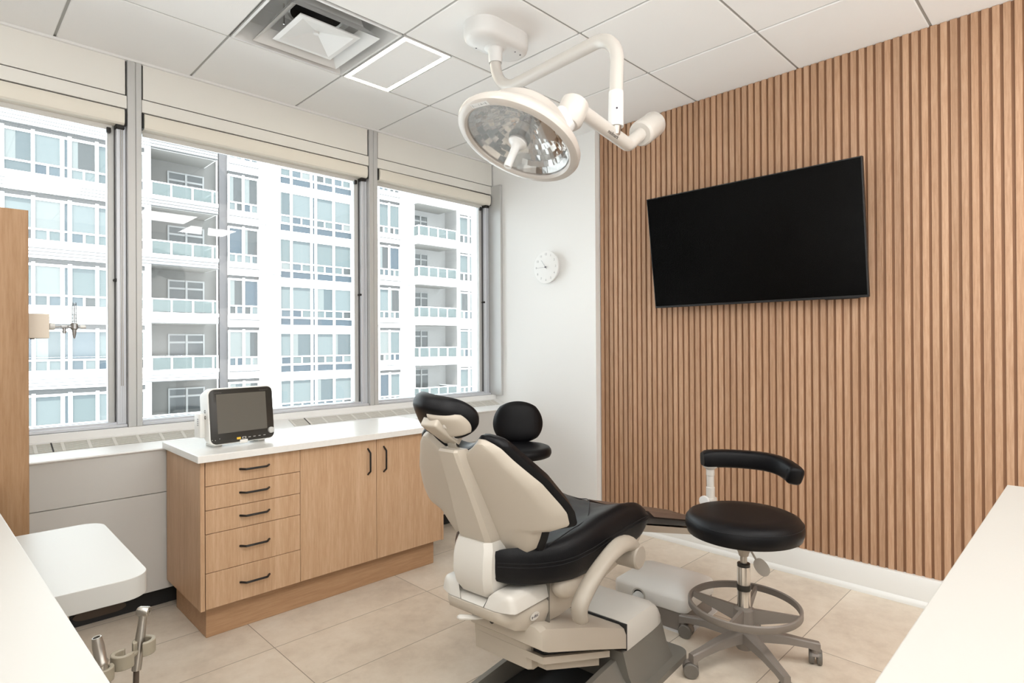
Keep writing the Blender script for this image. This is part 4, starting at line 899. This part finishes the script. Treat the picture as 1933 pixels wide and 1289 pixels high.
# ------------------------------------------------------------------ building across the street
bld = thing('apartment_building', 'bright white apartment block with balconies seen through the windows', 'building', (0, 33, -9))
BO = Matrix.Translation((0, -33, 9))
def bbox(lst, name, m, parent=bld, kind=None, smooth=0):
    bb = MB()
    for i, e in enumerate(lst):
        q = .0035*(i % 9)
        bb.mi = e[6] if len(e) > 6 else 0; bb.box(e[0]-q*.2, e[1]+q*.2, e[2]-q, e[3], e[4]-q*.2, e[5]+q*.2)
    return bb.build(name, m, parent, smooth=0, M=(BO if parent is bld else None))
random.seed(11)
FL = [-1, 0, 1, 2, 3, 4, 5]
PW = [5, 5, 4, 2, 3, 1, 1]
def bwindow(x0, x1, y, zs, zt, zh, mull, low, wts=None, shade=True):
    """frame with vertical mullions mull (x, halfwidth), sill zs, transom zt, head zh"""
    fr = [(x0, x1, y-.06, y+.05, zh-.10, zh), (x0, x1, y-.06, y+.05, zs, zs+.06), (x0, x1, y-.05, y+.05, zt-.035, zt+.035), (x0, x0+.07, y-.06, y+.05, zs, zh), (x1-.07, x1, y-.06, y+.05, zs, zh)]
    edges = [x0]+[m[0] for m in mull]+[x1]
    for m, h in mull: fr.append((m-h, m+h, y-.08, y+.05, zs, zh+.05))
    for m in low: fr.append((m-.035, m+.035, y-.05, y+.05, zs, zt))
    w = bbox(fr, 'window', EXT_L)
    pb = MB()
    for a, c in zip(edges, edges[1:]):
        narrow = c-a < .45
        k = 5 if narrow else random.choices(range(7), wts or PW)[0]
        pb.mi = k; pb.box(a, c, y, y+.02, zt, zh-.02)
        if not narrow and k in (0, 1) and random.random() < .8:
            pb.mi = 2; pb.box(a, c, y-.006, y+.02, zh-.28, zh-.1)
        if not narrow and k in (2, 3) :
            pb.mi = 4; q = random.random()*.35+.2; pb.box(a, a+(c-a)*q, y-.006, y+.02, zt, zh-.1)
        xs_ = [a]+[m for m in low if a < m < c]+[c]
        for p_, q_ in zip(xs_, xs_[1:]): pb.mi = 5 if narrow else random.choices(range(7), [3, 3, 4, 4, 1, 3, 2])[0]; pb.box(p_, q_, y, y+.02, zs, zt)
    pb.build('window_panes', PANE, w, smooth=0)
    if shade:
        sb = [(x0, x1, y-.02, y+.04, zh, zh+.22)]+[(x0, x1, y-.05, y+.0, zh+.02+.05*k, zh+.035+.05*k) for k in range(4)]
        bbox(sb, 'louver', [GROOVE], w)
YA, YB_, SB = 33., 34.5, 34.5/33.
def sc(x, z=None): return x*SB if z is None else 1.286+(z-1.286)*SB
# walls
walls = [(-9, 7.60, YA+.03, YA+.5, -9, 17)]
bbox([(-9, 7.62, YA+.03, YA+.5, 8.80-2.89*k-.76, 8.80-2.89*k) for k in FL]+[(-9, 7.62, YA-.12, YA+.5, 8.80-2.89*k-.76, 8.80-2.89*k-.16) for k in FL]+[(-9, .05, YA+.02, YA+.5, -9, 15), (7.45, 7.70, YA-.1, YA+.5, -9, 15)], 'left_wall', EXT_W)
bbox([(-9, 10.80, YA-.175, YA+.1, 8.80-2.89*k-.34-.15*j, 8.80-2.89*k-.315-.15*j) for k in FL for j in range(3)], 'slab_grooves', GROOVE)
bbox([(sc(a), sc(c), YB_-.14, YB_, sc(0, 7.95)-2.87*k, sc(0, 7.95)-2.87*k+.02) for k in FL for a, c in ((12.98, 14.14), (18.82, 20.6), (22.26, 23.35))], 'pier_joints', GROOVE)
bbox([(sc(a), sc(c), YB_-.09, YB_, z0-p_*k, z0-p_*k+.05) for k in FL for a, c, z0, p_ in ((11.36, 12.95, sc(0, 8.2), 2.92), (20.63, 22.23, sc(0, 8.18), 2.90))], 'sill_shadow_gap', GROOVE)
for k in FL:
    dz = -2.89*k
    bwindow(.05, 4.23, YA, 8.80+dz, 9.31+dz, 10.69+dz, [(1.16, .06), (2.185, .06), (3.205, .06)], [3.72, 1.7])
    bwindow(4.23, 7.45, YA, 8.80+dz, 9.31+dz, 10.69+dz, [(4.50, .07), (5.52, .06), (6.50, .06)], [5.03, 7.0])
# left balconies
def balcony(x0, x1, yf, yb, zd, zr, zb, posts, door, soff=EXT_S, left_return=False):
    s = bbox([(x0, x1, yf-.10, yb, zb, zd), (x0-.02, x1+.02, yf-.14, yf+.3, zd-.16, zd)], 'balcony', EXT_W)
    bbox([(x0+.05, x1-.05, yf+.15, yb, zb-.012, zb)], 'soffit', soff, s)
    r = [(x0, x1, yf-.02, yf+.03, zr-.06, zr), (x1-.06, x1, yf, yb, zr-.06, zr)]
    if left_return: r.append((x0, x0+.06, yf, yb, zr-.06, zr))
    for p in posts: r.append((p-.035, p+.035, yf-.03, yf+.03, zd, zr))
    bbox(r, 'balcony_rail', EXT_L, s)
    g = [(x0, x1, yf, yf+.012, zd+.04, zr-.05), (x1-.03, x1-.018, yf, yb, zd+.04, zr-.05)]
    if left_return: g.append((x0+.02, x0+.032, yf, yb, zd+.04, zr-.05))
    bbox(g, 'rail_glass', RAILG, s)
    d0, d1, hz = door
    dm = (d0+d1)/2
    bbox([(d0, d1, yb-.06, yb, hz-.08, hz), (d0, d1, yb-.06, yb, hz-.5, hz-.4), (d0, d0+.08, yb-.06, yb, zd, hz), (d1-.08, d1, yb-.06, yb, zd, hz), (dm-.05, dm+.05, yb-.07, yb, zd, hz)]+[(d0, d1, yb-.02, yb-.01, zd, hz, 1)], 'balcony_door', [EXT_D, PANE[3]], s)
ybk = 35.0
for k in [-2]+FL:
    dz = -2.89*k
    balcony(7.70, 10.80, YA, ybk, 8.70+dz, 9.40+dz, 8.16+dz, [7.74, 8.62, 9.60, 10.56, 10.77], (8.95, 10.75, 10.55+dz))
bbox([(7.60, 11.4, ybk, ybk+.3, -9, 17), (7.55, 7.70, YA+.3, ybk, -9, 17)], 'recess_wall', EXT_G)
bbox([(10.80*ybk/33-.02, sc(11.345)+.1, 34.62, 34.9, -9, 17)], 'brick_pier', EXT_B)
# centre: window stack, pier, curtain wall, pier
bbox([(sc(12.96), sc(14.15), YB_-.1, YB_+.5, -9, 17), (sc(18.80), sc(20.61), YB_-.1, YB_+.5, -9, 17), (sc(22.24), sc(23.36), YB_-.1, YB_+.5, -9, 17)]+[(sc(11.345), sc(12.96), YB_-.05, YB_+.5, sc(0, 7.83)-2.92*k, sc(0, 8.50)-2.92*k) for k in FL]+[(sc(20.61), sc(22.24), YB_-.05, YB_+.5, sc(0, 7.90)-2.90*k, sc(0, 8.48)-2.90*k) for k in FL], 'pier_wall', EXT_W)
for k in FL:
    dz = -2.92*k
    bwindow(sc(11.345), sc(12.96), YB_+.05, sc(0, 8.50)+dz, sc(0, 8.98)+dz, sc(0, 10.45)+dz, [(sc(12.13), .06)], [sc(11.75), sc(12.55)], [3, 3, 2, 6, 2, 1, 1])
    dz = -2.90*k
    bwindow(sc(20.61), sc(22.24), YB_+.05, sc(0, 8.48)+dz, sc(0, 8.95)+dz, sc(0, 10.48)+dz, [(sc(21.40), .06)], [sc(21.0), sc(21.8)], [5, 3, 2, 3, 1, 1, 1])
    dz = -2.84*k
    x0, x1 = sc(14.15), sc(18.80)
    zs, zt, zh = sc(0, 8.27)+dz, sc(0, 8.74)+dz, sc(0, 10.15)+dz
    bwindow(x0, x1, YB_+.3, zs, zt, zh, [(sc(14.92), .06), (sc(16.15), .06), (sc(16.42), .06), (sc(17.58), .06)], [sc(14.3), sc(15.55), sc(17.0), sc(18.2)], [6, 6, 3, 0, 1, 0, 0], False)
    sp = [(x0, x1, YB_+.27, YB_+.4, zs-.46, zs, 0), (x0, x1, YB_+.22, YB_+.4, zs-.05, zs+.02, 1), (x0, x1, YB_+.22, YB_+.4, zs-.52, zs-.44, 1), (x0, x1, YB_+.2, YB_+.4, zs-.72, zs-.56, 1)]
    for m in (14.92, 16.15, 16.42, 17.58): sp.append((sc(m)-.06, sc(m)+.06, YB_+.2, YB_+.4, zs-.7, zs, 1))
    bbox(sp, 'spandrel', [PANE[6], EXT_L])
bbox([(sc(14.15), sc(18.80), YB_+.42, YB_+.6, -9, 17)], 'curtain_wall_backing', EXT_W)
bbox([(sc(11.345), sc(12.96), YB_+.2, YB_+.6, -9, 17), (sc(20.61), sc(22.24), YB_+.2, YB_+.6, -9, 17), (-9, 7.6, YA+.2, YA+.6, -9, 17)], 'inner_backing', EXT_W)
# right balconies and windows
SBL = 33.8/33.
def sb(x, z=None): return x*SBL if z is None else 1.286+(z-1.286)*SBL
for k in [-2]+FL:
    dz = -2.86*k
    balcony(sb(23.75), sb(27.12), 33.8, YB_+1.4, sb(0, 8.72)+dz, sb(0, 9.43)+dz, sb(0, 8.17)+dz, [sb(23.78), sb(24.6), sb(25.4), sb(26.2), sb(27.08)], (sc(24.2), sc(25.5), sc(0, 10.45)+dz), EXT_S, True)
bbox([(sc(23.3), sc(27.3), YB_+1.4, YB_+1.6, -9, 17), (sc(27.1), sc(27.3), YB_, YB_+1.5, -9, 17)], 'recess_wall', EXT_P)
bbox([(sc(27.12), sc(27.29), YB_-.15, YB_+.5, -9, 17), (sc(29.35), 46, YB_-.1, YB_+.5, -9, 17)]+[(sc(27.12), sc(29.4), YB_-.12, YB_+.5, sc(0, 7.90)-2.90*k, sc(0, 8.60)-2.90*k) for k in FL]+[(sc(27.2), sc(29.4), YB_+.2, YB_+.6, -9, 17)], 'right_wall', EXT_W)
for k in FL:
    dz = -2.90*k
    bwindow(sc(27.29), sc(29.36), YB_, sc(0, 8.60)+dz, sc(0, 9.20)+dz, sc(0, 10.58)+dz, [(sc(28.19), .07), (sc(29.2), .07)], [sc(27.75)], [6, 4, 2, 1, 1, 1, 0])
b = MB(); b.box(-60, 90, 5, 80, -9.2, -9.0); gr = b.build('ground_outside', EXT_W, None, smooth=0); gr['kind'] = 'structure'
# ------------------------------------------------------------------ light, world, camera
def area(name, loc, rot, sx, sy, e, c=(1, 1, 1), spread=None):
    l = bpy.data.lights.new(name, 'AREA'); l.shape = 'RECTANGLE'; l.size = sx; l.size_y = sy; l.energy = e; l.color = c
    if spread: l.spread = spread
    o = bpy.data.objects.new(name, l); o.location = loc; o.rotation_euler = rot; col.objects.link(o); return o
WARM = (1., .985, .96)
for i, (x, y) in enumerate(((-.15, -.3), (-.15, 1.45), (1.95, -.3), (.75, .4), (2.6, -.9), (-.7, -1.0))):
    area('ceiling_lamp_%d' % i, (x, y, H-.02), (0, 0, 0), .55, .55, LAMP_E, WARM)
area('back_fill_light', (.7, YB+.04, 1.25), (PI/2, 0, 0), 3.2, 2.2, WALL_E, (1, .97, .93))  # added fill light behind the camera, no real fitting
area('upward_fill_back', (.8, YB+.25, 1.15), (PI, 0, 0), 3.6, .35, UP_E, (.97, .985, 1.))  # unseen fill added to brighten the ceiling, which bounces it down
area('upward_fill_side', (XL+.2, .6, 1.15), (PI, 0, 0), .35, 2.8, UP_E*.5, (.97, .985, 1.))  # weaker upward fill, likewise added, along the left wall
sun = bpy.data.lights.new('sun', 'SUN'); sun.energy = SUN_E; sun.angle = .009; sun.color = (1, .97, .92)
so = bpy.data.objects.new('sun', sun); so.rotation_euler = Vector((.42, .62, -.66)).to_track_quat('-Z', 'Y').to_euler(); col.objects.link(so)
w = bpy.data.worlds.new('sky'); scene.world = w; w.use_nodes = True
bg = w.node_tree.nodes['Background']; bg.inputs[0].default_value = (.86, .94, 1, 1); bg.inputs[1].default_value = SKY_E
cd = bpy.data.cameras.new('camera'); cd.sensor_width = 36.; cd.lens = 1108.409/1933*36; cd.clip_start = .02; cd.clip_end = 300
co = bpy.data.objects.new('camera', cd); col.objects.link(co); scene.camera = co
R0, R1, R2 = (.710348, -.703828, -.005676), (-.002, .006046, -.99998), (.703848, .710345, .002887)
co.matrix_world = Matrix(((R0[0], -R1[0], -R2[0], 0), (R0[1], -R1[1], -R2[1], 0), (R0[2], -R1[2], -R2[2], 1.286), (0, 0, 0, 1)))
vs = scene.view_settings; vs.view_transform = 'Standard'; vs.look = 'None'; vs.gamma = 1.; vs.use_curve_mapping = False; vs.exposure = EXPO
scene.display_settings.display_device = 'sRGB'
